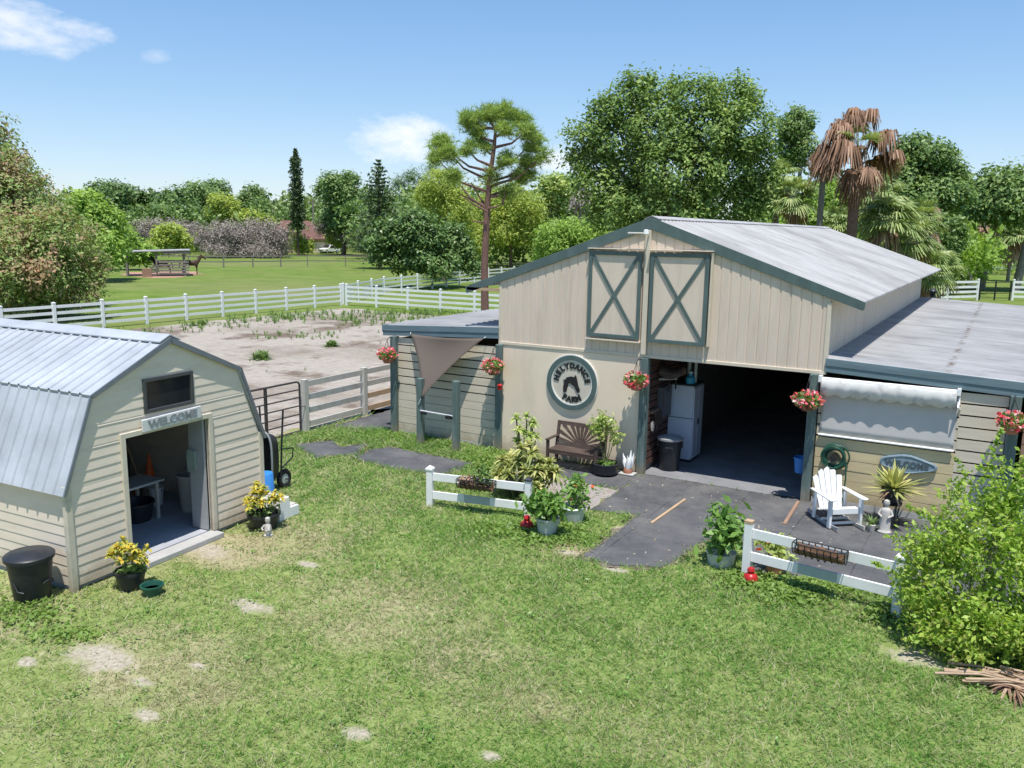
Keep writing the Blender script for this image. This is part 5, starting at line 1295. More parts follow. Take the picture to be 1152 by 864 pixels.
# slash pine: bare reddish trunk, tufted needle crown
def needle_clumps(C, length, n, r, w=.012):
    k = len(C)*n; c = np.repeat(C, n, 0); d = unit(k, r); d[:,2] = d[:,2]*.8+.25; d /= np.linalg.norm(d,axis=1,keepdims=True)
    s = np.cross(d, unit(k, r)); s /= np.linalg.norm(s,axis=1,keepdims=True)+1e-9; l = length*r.uniform(.7,1.2,(k,1))
    V = np.stack([c-s*w, c+s*w, c+d*l], 1).reshape(-1,3); return V, np.arange(3*k).reshape(k,3)
def pine(name, label, b, blobs, trunk, r0, seed, nc, length, w, bark='bark_pine', mat='pine', n=12, dead=(), group=None):
    r = RS(seed); t = thing(name, label, 'pine tree', b, 0, group)
    C = clumps(blobs, nc, 12, length*.42, r, .55, .8); V, F = needle_clumps(C, length, n, r, w); np_obj('crown', V, F, L[mat], t)
    mb = MB(); tp = [Vector(q) for q in trunk]; k = len(tp)
    mb.tube(tp, [r0*(1.15-.8*i/(k-1)) for i in range(k)], 10)
    for j, bb in enumerate(blobs):
        e = Vector(bb[:3]); zs = max(tp[0].z+.45*tp[-1].z, e.z-r.uniform(.6,1.6)*.8*max(.4,(Vector((e.x,e.y,0))-Vector((tp[-1].x,tp[-1].y,0))).length*.6)); zs = min(zs, tp[-1].z*.98)
        q = min(tp, key=lambda v: abs(v.z-zs)); q = Vector((q.x,q.y,zs)); m_ = q.lerp(e,.55)+Vector((0,0,-.12*(e-q).length))
        mb.tube([q, m_, e], [r0*.42, r0*.28, r0*.08], 6)
    for (u0,v0,u1,v1,d) in dead:
        q = Vector(at(u0,v0,d))-Vector(b); e = Vector(at(u1,v1,d))-Vector(b); mb.tube([q, q.lerp(e,.5)+Vector((0,0,-.05)), e], [.06,.045,.015], 6)
    mb.build('trunk', M[bark], t, True); return t
b = spot(547, 43)
rows = [(548,128,13,7),(566,127,14,7),(586,134,10,8),(528,133,12,8),(535,147,10,7),(572,145,12,7),(497,162,11,10),(492,180,7,10),(508,172,9,8),(525,168,8,7),(599,160,11,10),(609,177,6,9),(596,180,10,8),(588,197,12,8),(570,180,9,7),(552,200,8,6),(512,200,9,7),(572,214,9,6),(592,148,9,7),(545,165,8,6)]
rel = lambda q: tuple(np.array(q)-np.array(b))
pine('slash_pine', 'tall pine with bare reddish trunk and open tufted crown beyond the left wing', b, px_blobs(b, 43, rows, .9, 4),
     [(0,0,-.1), rel(at(545,300,43)), rel(at(548,235,43)), rel(at(551,200,43)), rel(at(556,165,43)), rel(at(558,140,43))], .19, 4, 2500, .36, .015,
     dead=[(548,232,515,217,43),(547,233,530,205,43.2),(548,250,530,248,43),(549,234,565,230,42.8),(565,230,572,205,42.8),(548,238,519,220,42.6)])
# big ficus behind the barn
b = spot(757, 49)
rows = [(712,108,22,18),(740,112,26,22),(782,112,28,20),(822,112,24,18),(690,128,24,18),(668,150,20,16),(668,182,22,18),(700,160,34,26),(745,150,40,30),(790,150,38,30),(835,145,28,24),(850,180,20,24),(815,190,36,30),(765,195,46,34),(712,205,40,30),(676,212,26,20),(700,238,40,22),(755,235,50,24),(815,228,40,26),(850,222,22,22),(660,168,14,8),(655,190,10,8),(712,92,8,8),(768,94,8,6),(826,98,10,8),(862,165,8,12),(646,150,9,7),(644,178,9,7),(676,122,10,8),(729,90,9,8),(800,97,9,7),(845,108,12,9),(864,140,8,8),(868,196,9,9)]
tree('ficus_tree', 'very large dark green broadleaf tree directly behind the barn ridge', 'tree', b, px_blobs(b, 49, rows, .75, 5), 40000, .130, 'ficus', 'bark_grey', .45, (0,0,6), 5, 46, .27, .80, nl=14, aspect=.55, up=.5)
# palms at the right
b = spot(958, 47)
t = fan_palm('cabbage_palm', 'tall palm with rust brown hanging dead fronds rising behind the barn roof', b, 9.3, 5, 1.15, 7, 'palm', 13, 'palm_brown', .27, bark='bark_pine', boots=2.1, plen=1.3, el=(.3,1.2))
r = RS(8); V, F = join([fan_fronds(11, .65, 1.2, 1.6, 1.4, r, 1.8, c=(0,0,9.3), w=.06, az0=YAW+math.pi, azw=.7), fan_fronds(6, 1.15, 1.5, 1.8, 1.35, r, 1.5, c=(0,0,9.3), w=.06), fan_fronds(4, .65, .9, 1.7, 1.3, r, 2.0, c=(0,0,9.3), w=.06, az0=YAW, azw=.35), fan_fronds(3, .0, .2, 1.5, 1.0, r, 1.9, c=(0,0,9.3), w=.06, az0=YAW, azw=.5), fan_fronds(9, .1, .6, 1.35, 1.35, r, 1.9, c=(0,0,9.2), w=.06, az0=YAW+math.pi, azw=1.0), fan_fronds(5, .0, .5, 1.4, 1.3, r, 1.9, c=(0,0,9.2), w=.06)]); np_obj('brown_fronds', V, F, L['palm_brown'], t)
b = spot(921, 51)
t = fan_palm('cabbage_palm', 'slimmer palm with brown hanging skirt just left of the tall rust brown palm', b, 10.2, 2, 1.0, 9, 'palm', 22, 'palm_brown', .17, plen=.8, el=(.3,1.2))
b = spot(986, 55)
fan_palm('cabbage_palm', 'green round headed palm just right of the tall rust brown palm', b, 7.5, 34, 1.35, 10, 'palm', 8, 'palm_dead', .2, plen=1.0)
for i, (u, d, h, n, bl_, lab) in enumerate([
    (888,56,7.6,30,1.2,'green palm with tan dead skirt at the right side of the big ficus'),
    (872,60,8.8,24,1.1,'pale green palm head rising beside the right edge of the big ficus'),
    (1000,49,6.1,36,1.35,'low broad green palm showing above the far end of the barn roof'),
    (1022,52,5.0,34,1.4,'lower drooping palm below the broad one, at the barn roof corner'),
    (1042,55,3.3,32,1.35,'short palm clump above the far corner of the barn roof'),
    (940,60,6.0,26,1.1,'squat palm between the two brown skirted palm trunks'),
    (1068,98,5.4,26,1.6,'palm with orange brown skirt left of the dead headed palm'),
    (1062,64,3.0,30,1.35,'bushy low palm directly left of the white fence panel behind the barn'),
    (1034,66,6.4,32,1.5,'green palm head standing behind the two low palms at the barn roof corner'),
    (1140,120,5.5,26,1.9,'palm in the shade behind the leaning trunks at the right edge')]):
    fan_palm('cabbage_palm', lab, spot(u,d), h, n, bl_, 30+i, 'palm', 10 if i in (0,1,5,6,9) else 4, 'palm_dead', .18, plen=.9, w=.05 if d < 70 else .09)
b = spot(653, 72)
fan_palm('dead_palm', 'headless dead palm trunk with a grey drooping cap left of the ficus', b, 8.9, 0, 1.2, 50, 'palm', 20, 'grey', .28, plen=.7, w=.06)
b = spot(1095, 104)
fan_palm('dead_palm', 'thin palm with a pinkish dead skirt left of the leaning trunk', b, 7.0, 3, 1.4, 51, 'palm', 22, 'palm_dead', .28, bend=(1.2,1.0), plen=1.0, w=.08)
b = spot(1048, 76)
fan_palm('dead_palm', 'small withered palm stub among the greenery above the barn roof corner', b, 7.8, 0, .8, 52, 'palm', 16, 'palm_dead', .2, plen=.4, w=.05)
# dark tree on the right with a leaning trunk
b = spot(1111, 100)
rows = [(1120,222,26,22),(1145,215,26,22),(1100,235,14,12),(1160,235,26,18),(1130,238,24,10),(1180,215,30,24),(1135,200,12,10),(1112,206,12,10)]
tree('leaning_tree', 'dark broad crown on a leaning grey trunk near the right edge', 'tree', b, px_blobs(b, 98, rows, .7, 12), 9000, .30, 'mid', 'bark_grey', .30, tuple(np.array(at(1121,235,98))-np.array(b)), 12, 16, .5, .6, nl=6)
b = spot(1150, 97)
t = thing('bare_trunk', 'thick grey palm trunk cut by the right edge of the picture', 'tree', b); MB().tube([(0,0,0),(.4,.2,4),(.9,.3,8)], [.42,.36,.32], 10).build('trunk', M['bark_grey'], t, True)
V, F = fan_fronds(16,-.3,1.3,1.2,1.8,RS(3),.6,c=(.9,.3,8),w=.08); np_obj('crown', V, F, L['palm'], t)
# other single trees, left to right
def blob_tree(name, label, u, d, rows, n, size, mat, seed, r0=.2, bark='bark', cat='tree', sub=14, sg=None, shell=.6, up=.35, aspect=.5, nl=6, top=None, group=None):
    b = spot(u, d); tree(name, label, cat, b, px_blobs(b, d, rows, .8, seed), n, size, mat, bark, r0, (0,0,top) if top else None, seed, sub, sg, shell, group, aspect, up, nl)
blob_tree('broad_tree', 'bright green leafy tree just right of the big pepper tree', 108, 88, [(100,235,18,16),(115,250,18,18),(98,258,20,22),(128,266,16,20),(110,280,26,18),(88,232,12,12)], 7000, .24, 'bright', 100, .25)
blob_tree('bush', 'low bright green bush beside the field shelter', 145, 108, [(135,280,14,12),(150,284,16,10),(163,286,10,8),(142,268,10,8)], 3000, .28, 'bright', 101, 0)
blob_tree('bush', 'rounded yellow green bush behind the field shelter roof', 192, 135, [(186,268,14,12),(200,270,12,12),(192,262,10,8),(206,276,8,8),(180,278,12,8)], 3500, .30, 'yellow', 102, 0)
blob_tree('umbrella_pine', 'pale flat topped pine, leftmost of the far row of pines', 122, 205, [(112,213,12,6),(132,213,12,6),(122,220,16,8),(140,219,8,5),(126,230,18,8)], 3500, .42, 'dark', 103, .4)
blob_tree('umbrella_pine', 'pair of low flat pine crowns right of the leftmost far pine', 158, 215, [(150,219,9,4),(166,220,9,4),(158,228,16,7)], 2200, .42, 'dark', 104, .4)
blob_tree('broad_tree', 'dark round treetop above the field shelter', 194, 185, [(194,222,14,9),(184,232,14,10),(206,232,14,10),(195,240,22,10)], 4200, .38, 'dark', 105, .4)
blob_tree('broad_tree', 'tall mid green tree with twin tops left of the thin spire pine', 230, 200, [(218,216,14,8),(242,213,14,9),(230,225,24,12),(250,224,10,9)], 4500, .42, 'mid', 106, .45)
blob_tree('broad_tree', 'yellow green treetop in front of the twin topped tree', 250, 178, [(246,228,10,8),(256,233,12,9),(250,240,16,8)], 3000, .36, 'yellow', 107, .3)
blob_tree('umbrella_pine', 'rounded pine between the yellow treetop and the thin spire pine', 284, 205, [(284,216,9,6),(278,224,11,7),(292,224,10,7),(285,232,15,7)], 2600, .42, 'mid', 108, .4)
blob_tree('bush', 'small lime bush on top of the grey hedge', 283, 168, [(280,244,10,6),(288,246,8,5),(300,250,8,4)], 1600, .33, 'yellow', 109, 0)
blob_tree('broad_tree', 'broad tree with yellow green side right of the thin spire pine', 386, 165, [(372,205,12,8),(390,202,14,7),(380,216,18,12),(396,222,12,12),(386,236,20,14),(378,252,20,12),(362,212,8,7)], 7000, .36, 'mid', 110, .4)
blob_tree('dead_hedge', 'long leafless grey thicket across the far side of the pasture', 285, 150, [(232,266,14,12),(250,262,16,13),(268,264,16,14),(286,262,16,15),(304,263,14,14),(318,268,10,13),(245,280,16,8),(270,282,18,9),(298,282,18,9),(316,284,10,7)], 13000, .33, 'grey', 111, 0, cat='hedge', sub=10, aspect=.16, shell=.4, up=.1)
blob_tree('dead_hedge', 'shorter leafless grey thicket behind the field shelter', 182, 155, [(160,258,12,9),(176,256,12,8),(196,256,14,8),(212,258,12,8),(165,270,10,8),(210,270,10,8)], 5000, .33, 'grey', 112, 0, cat='hedge', sub=10, aspect=.16, shell=.4, up=.1)
blob_tree('dead_hedge', 'grey leafless brush right of the white car', 398, 165, [(385,262,12,9),(400,266,10,9),(362,256,10,6),(408,276,8,8)], 3600, .33, 'grey', 113, 0, cat='hedge', sub=10, aspect=.16, shell=.4, up=.1)
blob_tree('bush', 'olive bush beside the white car', 380, 172, [(378,268,10,7),(386,270,7,6)], 1300, .33, 'yellow', 114, 0)
blob_tree('bush', 'yellow bush in front of the house wall', 338, 168, [(334,270,6,8),(340,276,7,7),(347,278,5,5)], 1100, .33, 'yellow', 115, 0)
def spire(name, label, u, d, top_v, base_v, half_w, seed, whorl=True, mat='norfolk'):
    b = spot(u, d); r = RS(seed); t = thing(name, label, 'conifer', b); H = at(u, top_v, d)[2]; z0 = max(.3, at(u, base_v, d)[2]); wd = half_w*mpp(d)
    MB().tube([(0,0,0),(0,0,H*.6),(0,0,H)], [.25,.18,.04], 8).build('trunk', M['bark'], t, True)
    C = []; n = 26 if whorl else 60
    for i in range(n):
        q = i/(n-1); z = z0+(H-z0)*q; R_ = wd*((1-q)**.75 if whorl else (.75+.5*r.rand())*min(1, (1-q)*6)*(.6+.5*(1-q)))+.12
        k = 7
        for j in range(k):
            a = TAU*(j+.5*(i%2))/k+r.uniform(-.2,.2); L_ = R_*r.uniform(.75,1.1); m_ = max(4, int(L_*10))
            s = r.uniform(.1,1,m_)[:,None]; e = np.array([math.cos(a)*L_, math.sin(a)*L_, .16*L_])
            C.append(np.array([0,0,z])+e*s+r.normal(0,.09+.05*L_,(m_,3))*np.array([1,1,.35]))
    C = np.concatenate(C); V, F = leaf_quads(C, .16+.0009*d, .35, r, .6); np_obj('crown', V, F, L[mat], t)
spire('spire_pine', 'thin dark columnar pine standing alone above the brown roofed house', 335, 165, 168, 258, 8, 120, False)
spire('norfolk_pine', 'tiered dark conifer with a pointed top left of the feathery yellow trees', 427, 112, 181, 285, 36, 121, True)
blob_tree('feathery_tree', 'feathery yellow green tree left of the tall pine', 500, 88, [(492,205,14,14),(508,215,16,16),(488,228,18,18),(515,235,16,20),(478,218,10,12),(500,250,24,18),(523,258,14,18)], 9000, .25, 'yellow', 130, .2, aspect=.22, up=.1)
blob_tree('wispy_tree', 'thin wispy casuarina top behind the feathery yellow tree', 486, 120, [(486,190,7,10),(496,200,10,8),(478,205,9,10),(462,200,10,8),(450,208,10,8)], 2600, .30, 'dark', 131, .2, aspect=.14, up=.1, shell=.2)
blob_tree('large_bush', 'big dark leafy bush beside the white fence left of the tall pine', 468, 76, [(445,270,24,22),(475,262,26,24),(505,272,24,22),(425,280,16,18),(455,290,26,16),(490,294,28,16),(520,285,16,18),(465,246,14,10),(436,256,12,10),(530,300,10,10)], 12000, .20, 'dark', 132, 0, cat='bush', up=.5)
blob_tree('feathery_tree', 'drooping yellow green tree behind the tall pine trunk', 575, 92, [(560,230,16,20),(580,225,16,18),(598,238,14,20),(566,255,18,20),(592,262,16,16),(545,245,14,24),(538,270,14,18)], 8500, .25, 'yellow', 133, .2, aspect=.25, up=.1)
blob_tree('thin_tree', 'sparse pale tree with visible stem between tall pine and dead palm', 620, 94, [(616,205,9,7),(628,208,10,8),(618,220,12,10),(632,228,10,10),(610,235,12,10)], 2600, .26, 'light_plant', 134, .14, 'bark_grey', sub=8)
blob_tree('broad_tree', 'flat crowned tree just left of the ficus edge', 642, 100, [(640,205,14,5),(652,210,12,6),(634,215,10,6),(648,226,16,10),(640,240,18,12)], 3600, .28, 'mid', 135, .18)
blob_tree('bush', 'large rounded bright green shrub above the left slope of the barn roof', 640, 58, [(625,266,22,18),(650,262,22,16),(636,280,28,16),(668,272,18,16),(612,286,14,14)], 6500, .17, 'bright', 136, 0, aspect=.3)
blob_tree('tall_pine', 'pale tall pine behind the slim brown palm', 897, 85, [(897,130,12,8),(885,142,10,8),(905,138,12,10),(895,152,16,10),(882,166,10,12),(905,168,14,12),(893,180,14,10)], 4200, .20, 'mid', 137, .25, 'bark_grey', sub=10)
blob_tree('broad_tree', 'tall rounded green tree right of the rust brown palm', 1040, 84, [(1030,162,16,9),(1020,176,16,12),(1052,176,18,12),(1040,192,30,16),(1068,196,16,16),(1016,200,14,16),(1060,215,26,16),(1032,222,28,16),(1078,222,14,14)], 11000, .24, 'mid', 138, .3)
blob_tree('broad_tree', 'dense mid green tree above the mesh fence at the right', 1082, 128, [(1078,205,12,8),(1090,218,14,12),(1070,232,18,14),(1098,238,14,12),(1080,250,20,12)], 5000, .34, 'dark', 139, .3)
blob_tree('broad_tree', 'bright green shrubby tree behind the lower palms at the right', 1052, 82, [(1050,250,18,14),(1068,258,16,14),(1040,262,16,14),(1060,275,20,14),(1035,285,18,14)], 6000, .20, 'mid', 140, .15)
blob_tree('bush', 'green shrub filling the gap under the slim brown palm', 935, 66, [(925,235,20,16),(945,232,18,16),(905,240,16,14),(965,240,14,14),(935,218,12,10),(985,250,20,14)], 6500, .19, 'bright', 141, 0)
blob_tree('bush', 'brownish low brush beside the white fence panel', 1066, 88, [(1060,312,10,5),(1074,312,10,5),(1050,306,10,7)], 1500, .22, 'pepper', 142, 0)
# the wood beyond: one mass
def wood(label, rows, size, seed, leaf='wood'):
    """rows: (u0, u1, d, top0, top1, base) stretches of distant wood"""
    r = RS(seed); parts = []
    for (u0, u1, d, t0, t1, base, n) in rows:
        k = max(3, int((u1-u0)/7)); bl = []
        for i in range(k*3):
            q = r.rand(); u = u0+(u1-u0)*q; dd = d*r.uniform(.93,1.12); tv = t0+(t1-t0)*q+r.normal(0,4); c = spot(u, dd); top = max(2.0, at(u, tv, dd)[2]); rr = r.uniform(.028,.05)*d*.6
            zc = top*r.uniform(.35,.88) if i % 3 else top-rr*.7
            bl.append((c[0], c[1], zc, rr, rr, rr*r.uniform(.55,.85)))
        C = clumps(bl, n, 12, size*1.5, r, .55); parts.append(C[C[:,2] > .1])
    C = np.concatenate(parts); V, F = leaf_quads(C, size, .55, r, .35)
    o = np_obj('distant_wood', V, F, L[leaf]); tag(o, label, 'wood', kind='stuff')
wood('far belt of mixed trees along the left and middle horizon', [(-120,110,235,224,224,0,5000),(90,330,232,232,230,0,9000),(320,480,225,222,212,0,7000),(460,700,210,214,214,0,8000)], .62, 200)
wood('dense belt of trees and palms behind the barn on the right', [(560,760,130,232,226,0,7000),(850,1010,104,205,205,0,8000),(980,1240,185,228,232,0,9500),(1000,1110,118,236,246,0,4500)], .36, 201)
wood('bright mixed trees filling the middle distance left of the tall pine', [(100,300,176,232,230,0,7000),(300,400,205,226,224,0,4000),(402,470,150,222,222,0,5000),(470,660,120,212,222,0,8000),(480,560,105,235,235,0,3500),(555,690,98,238,243,0,5500),(585,690,112,212,222,0,4500)], .36, 203, 'mid')
wood('bright shrubs and palm thicket behind the barn at the right', [(860,1010,80,228,232,0,6000),(985,1110,90,240,262,0,5500),(1090,1240,172,238,238,0,5000),(1060,1170,150,262,262,0,4500)], .28, 204, 'bright')
wood('undergrowth under the far trees at the left', [(80,430,190,258,256,0,6000)], .45, 202)

# ================================================================== GRASS
def grass_mat():
    t = NT('grass_blade'); p = t.pos(); g = t.new('ShaderNodeNewGeometry'); ri = g.outputs['Random Per Island']
    green = t.ramp(ri, [(0,(.036,.10,.012)), (.3,(.102,.25,.030)), (.65,(.185,.375,.060)), (.9,(.31,.46,.13)), (1,(.50,.51,.28))])
    dry = t.ramp(ri, [(0,(.20,.23,.08)), (.3,(.36,.34,.16)), (.65,(.54,.48,.29)), (1,(.66,.60,.42))])
    sp = t.new('ShaderNodeSeparateXYZ'); t.l.new(p, sp.inputs[0])
    west = t.math('MULTIPLY', t.math('SUBTRACT', 2.5, sp.outputs['X']), .055, True)
    south = t.math('MULTIPLY', t.math('SUBTRACT', -4.2, sp.outputs['Y']), .10, True)
    n = t.noise(p, .75, 4, .65); n2 = t.noise(p, 2.6, 3)
    n3 = t.noise(p, .28, 3); f = t.math('ADD', t.math('ADD', t.math('MULTIPLY', n, .75), t.math('ADD', t.math('MULTIPLY', n2, .3), t.math('MULTIPLY', n3, .45))), t.math('MULTIPLY', west, t.math('MULTIPLY', south, .9, True))); f = t.math('ADD', f, dry_field(t, sp))
    h_ = t.math('FRACT', t.math('MULTIPLY', ri, 37.13)); f = t.math('ADD', f, t.math('MULTIPLY', t.math('SUBTRACT', h_, 0.5), .65))
    col = t.mix(t.ramp(f, [(.88,0.0),(1.03,.95)]), green, dry)
    t.base(col); t.p.inputs['Roughness'].default_value = .6; t.p.inputs['Specular IOR Level'].default_value = .2
    tr = t.new('ShaderNodeBsdfTranslucent'); ms = t.new('ShaderNodeMixShader'); ms.inputs[0].default_value = .4
    t.l.new(col, tr.inputs['Color']); t.l.new(t.p.outputs[0], ms.inputs[1]); t.l.new(tr.outputs[0], ms.inputs[2]); t.l.new(ms.outputs[0], t.out.inputs['Surface'])
    return t.m
GR = grass_mat()
def vnoise(P, s, seed):
    r = RS(seed); G_ = r.rand(64,64); x = P[:,0]*s; y = P[:,1]*s; xi = np.floor(x).astype(int); yi = np.floor(y).astype(int); fx = x-xi; fy = y-yi
    fx = fx*fx*(3-2*fx); fy = fy*fy*(3-2*fy); g_ = lambda a, b: G_[a % 64, b % 64]
    return (g_(xi,yi)*(1-fx)+g_(xi+1,yi)*fx)*(1-fy)+(g_(xi,yi+1)*(1-fx)+g_(xi+1,yi+1)*fx)*fy
shed_poly = [in_shed(x,y)[:2] for x, y in ((-1.93,-.03),(1.93,-.03),(1.93,6.3),(-1.93,6.3))]
sill_poly = [in_shed(x,y)[:2] for x, y in ((-1.0,-.24),(.76,-.24),(.76,.1),(-1.0,.1))]
def blades(n, rmin, rmax, seed, ang=(-.78,.78)):
    n = int(n); r = RS(seed); rr = np.sqrt(r.uniform(rmin**2, rmax**2, n)); th = r.uniform(ang[0], ang[1], n)+YAW
    P = np.stack([EYE[0]-np.sin(th)*rr, EYE[1]+np.cos(th)*rr], 1)
    d = np.hypot(P[:,0]-EYE[0], P[:,1]-EYE[1])
    keep = ~in_poly(P, shed_poly) & ~in_poly(P, sill_poly) & (P[:,0] > -8.7) & ~((P[:,1] > -.02) & (P[:,0] > -6.9)) & (P[:,1] < 2.7)
    Pj = P+r.normal(0,.045,P.shape)
    for q in (APRON, MATB, MAT1, MAT1B, MAT2, MAT3): keep &= ~in_poly(Pj, q)
    keep &= ~(in_poly(P, GRAV) & (r.rand(n) > .04))
    for c, a_, b_ in BARE_SPOTS:
        e = ((P[:,0]-c[0])/a_)**2+((P[:,1]-c[1])/b_)**2+vnoise(P, 6, 3)*.9; keep &= ~(r.rand(n) < np.clip((1.75-e)*1.25, 0, .95))
    west = np.clip((3-P[:,0])/8, 0, 1)*np.clip((-3.5-P[:,1])/4, 0, 1)
    for (cx, cy), a_, b_, k_ in DRY: west = np.maximum(west, np.clip(1-((P[:,0]-cx)/a_)**2-((P[:,1]-cy)/b_)**2, 0, 1)*k_*1.6)
    dens = np.clip(1.15-.75*west*(.4+1.0*vnoise(P, 1.7, 5)), .15, 1)*np.clip(.45+vnoise(P, 2.9, 7)*.9, 0, 1)
    keep &= r.rand(n) < dens
    P = P[keep]; k = len(P); d = d[keep]; west = west[keep]
    h = (.052+.05*vnoise(P, 1.1, 9))*(1-.4*west)*r.uniform(.6,1.35,k)*(d/12)**.25
    lush = np.clip((P[:,1]+3)/2.5, 0, 1)*(P[:,0] < -3.5); h *= 1+.8*lush
    w = .0050*(d/9)**.8*r.uniform(.7,1.4,k)
    a = r.uniform(0,TAU,k); ln = r.uniform(.5,2.0,k)*h; h = h*.8; la = r.uniform(0,TAU,k)
    B = np.stack([P[:,0],P[:,1],np.zeros(k)],1); s = np.stack([np.cos(a)*w,np.sin(a)*w,np.zeros(k)],1); tip = B+np.stack([np.cos(la)*ln,np.sin(la)*ln,h],1)
    return np.stack([B-s,B+s,tip],1).reshape(-1,3)
V = np.concatenate([blades(2600*.78*(b*b-a*a)*(7.5/((a+b)/2))**1.1, a, b, 301+i) for i, (a, b) in enumerate([(6.2+.7*k, 6.9+.7*k) for k in range(25)])])
o = np_obj('lawn_grass', V, np.arange(len(V)).reshape(-1,3), GR); tag(o, 'mown lawn grass, lush at the right and thin and dry at the left', 'grass', kind='stuff')
# creeping ground cover, brighter than the lawn
r = RS(310); C = []
for u, v, ru, rv, n in [(620,602,45,16,1500),(560,596,35,10,700),(900,665,55,16,2200),(960,650,40,16,1300),(990,690,22,12,500),(835,655,30,10,600),(30,690,50,18,650),(75,715,50,12,250),(545,515,30,12,900),(600,530,25,6,200),(450,492,50,8,900),(370,492,40,6,600),(500,500,40,6,500),(925,625,40,6,500),(985,640,30,6,400)]:
    c = np.array(gp(u,v)); q = np.clip(r.normal(0,.5,(n,2)),-1.6,1.6); ex = np.array(gp(u+ru,v))-c; ey = np.array(gp(u,v-rv))-c
    P = c[:2]+q[:,:1]*ex[:2]+q[:,1:]*ey[:2]; C.append(np.column_stack([P, r.uniform(.02,.09,n)]))
C = np.concatenate(C); ok = np.ones(len(C), bool)
for q in (APRON, MATB, MAT1, MAT1B, MAT2, shed_poly): ok &= ~in_poly(C[:,:2], q)
V, F = leaf_quads(C[ok], .032, .6, r, 1.2); o = np_obj('ground_cover', V, F, L['cover']); tag(o, 'bright green creeping ground cover along fences and walls', 'ground cover', kind='stuff')
r = RS(315); C = []
for i in range(420):
    rr = math.sqrt(r.uniform(6.6**2, 20**2)); th = r.uniform(-.7,.7)+YAW; c = (EYE[0]-math.sin(th)*rr, EYE[1]+math.cos(th)*rr); n = r.randint(6,26); C.append(np.column_stack([r.normal(c[0],.05+.05*r.rand(),n), r.normal(c[1],.05+.05*r.rand(),n), r.uniform(.02,.07,n)]))
C = np.concatenate(C); ok = (C[:,0] > -8.6) & (C[:,1] < .0)
for q in (APRON, MATB, GRAV, MAT1, MAT1B, MAT2, shed_poly): ok &= ~in_poly(C[:,:2], q)
V, F = leaf_quads(C[ok], .020, .6, r, 1.2, .6); o = np_obj('lawn_weeds', V, F, L['plant']); tag(o, 'small dark broadleaf weeds scattered through the lawn', 'weeds', kind='stuff')
r = RS(318); P = np.column_stack([r.uniform(0,6,500), r.uniform(-5,0,500), r.uniform(.015,.025,500)]); P = P[in_poly(P[:,:2], APRON)]; P = P[r.rand(len(P)) < .75]
V, F = leaf_quads(P, .020, .45, r, 4, .8); o = np_obj('leaf_litter', V, F, L['litter']); tag(o, 'scattered dry leaves and grit on the dark mats', 'leaf litter', kind='stuff')
# weeds on the paddock sand and along its far fence
r = RS(320); parts = []
def tuft(x, y, h, n): return straps(n, h, h*.05, r, .5, 1.5, .3, (x,y,0), 2)
for u, v, ru, rv, k, h in [(400,356,95,5,190,.44),(300,360,45,4,70,.42),(440,362,60,5,100,.38),(330,378,50,4,50,.3),(345,400,3,0,0,.5),(470,352,40,3,80,.36),(240,366,40,3,50,.34),(500,356,40,4,70,.35),(170,372,60,3,50,.3)]:
    for i in range(k):
        p = gp(u+ru*r.uniform(-1,1), v+rv*r.uniform(-1,1)); parts.append(tuft(p[0],p[1],h*r.uniform(.5,1.3),9))
for i in range(150):
    x, y = r.uniform(-31,-10), r.uniform(2,25)
    if vnoise(np.array([[x,y]]), .25, 12)[0] > .45: parts.append(tuft(x,y,.10+.22*r.rand()**2,10))
V, F = join(parts); o = np_obj('paddock_weeds', V, F, L['mid']); tag(o, 'strip of weeds on the sand along the far paddock fence', 'weeds', kind='stuff')
for u, v, h, lab in [(374,390,.62,'single green weed clump on the sand, right of centre of the paddock'),(293,404,.75,'green weed clump on the sand nearest the shed roof'),(228,366,.6,'weed clump at the far left of the sandy paddock')]:
    p = gp(u,v); V, F = join([straps(40,h*.8,.03,r,.3,1.5,.4,(r.normal(0,.16),r.normal(0,.16),0),3) for k in range(5)]); o = np_obj('weed_clump', V, F, L['mid'], None, (p[0],p[1],0)); tag(o, lab, 'weed')

# ================================================================== LIGHT, SKY, CAMERA
sun_to = Vector((.17,-.25,1.0)).normalized(); el = math.asin(sun_to.z); az = math.atan2(sun_to.x, sun_to.y)
sl = bpy.data.lights.new('sun', 'SUN'); sl.energy = SUN; sl.angle = rad(.53); sl.color = (1.0,.965,.90)
so = bpy.data.objects.new('sun', sl); COL.objects.link(so); so.rotation_euler = (-sun_to).to_track_quat('-Z','Y').to_euler(); so.location = (0,0,40)
w = bpy.data.worlds.new('World'); SC.world = w; w.use_nodes = True; nt = w.node_tree; bg = nt.nodes['Background']
sky = nt.nodes.new('ShaderNodeTexSky'); sky.sky_type = 'NISHITA'; sky.sun_disc = False; sky.sun_elevation = el; sky.sun_rotation = az
sky.air_density = 1.0; sky.dust_density = .1; sky.ozone_density = 2.6; sky.altitude = 0
tc = nt.nodes.new('ShaderNodeTexCoord')
def wm(op, a, b=0.0, clamp=False):
    m = nt.nodes.new('ShaderNodeMath'); m.operation = op; m.use_clamp = clamp
    for i, q in enumerate((a,b)):
        if hasattr(q,'is_linked'): nt.links.new(q, m.inputs[i])
        else: m.inputs[i].default_value = q
    return m.outputs[0]
nz = nt.nodes.new('ShaderNodeTexNoise'); nz.inputs['Scale'].default_value = 22; nz.inputs['Detail'].default_value = 6; nz.inputs['Roughness'].default_value = .62
mp = nt.nodes.new('ShaderNodeMapping'); mp.inputs['Scale'].default_value = (1,1,2.2); nt.links.new(tc.outputs['Generated'], mp.inputs[0]); nt.links.new(mp.outputs[0], nz.inputs['Vector'])
mask = 0.0
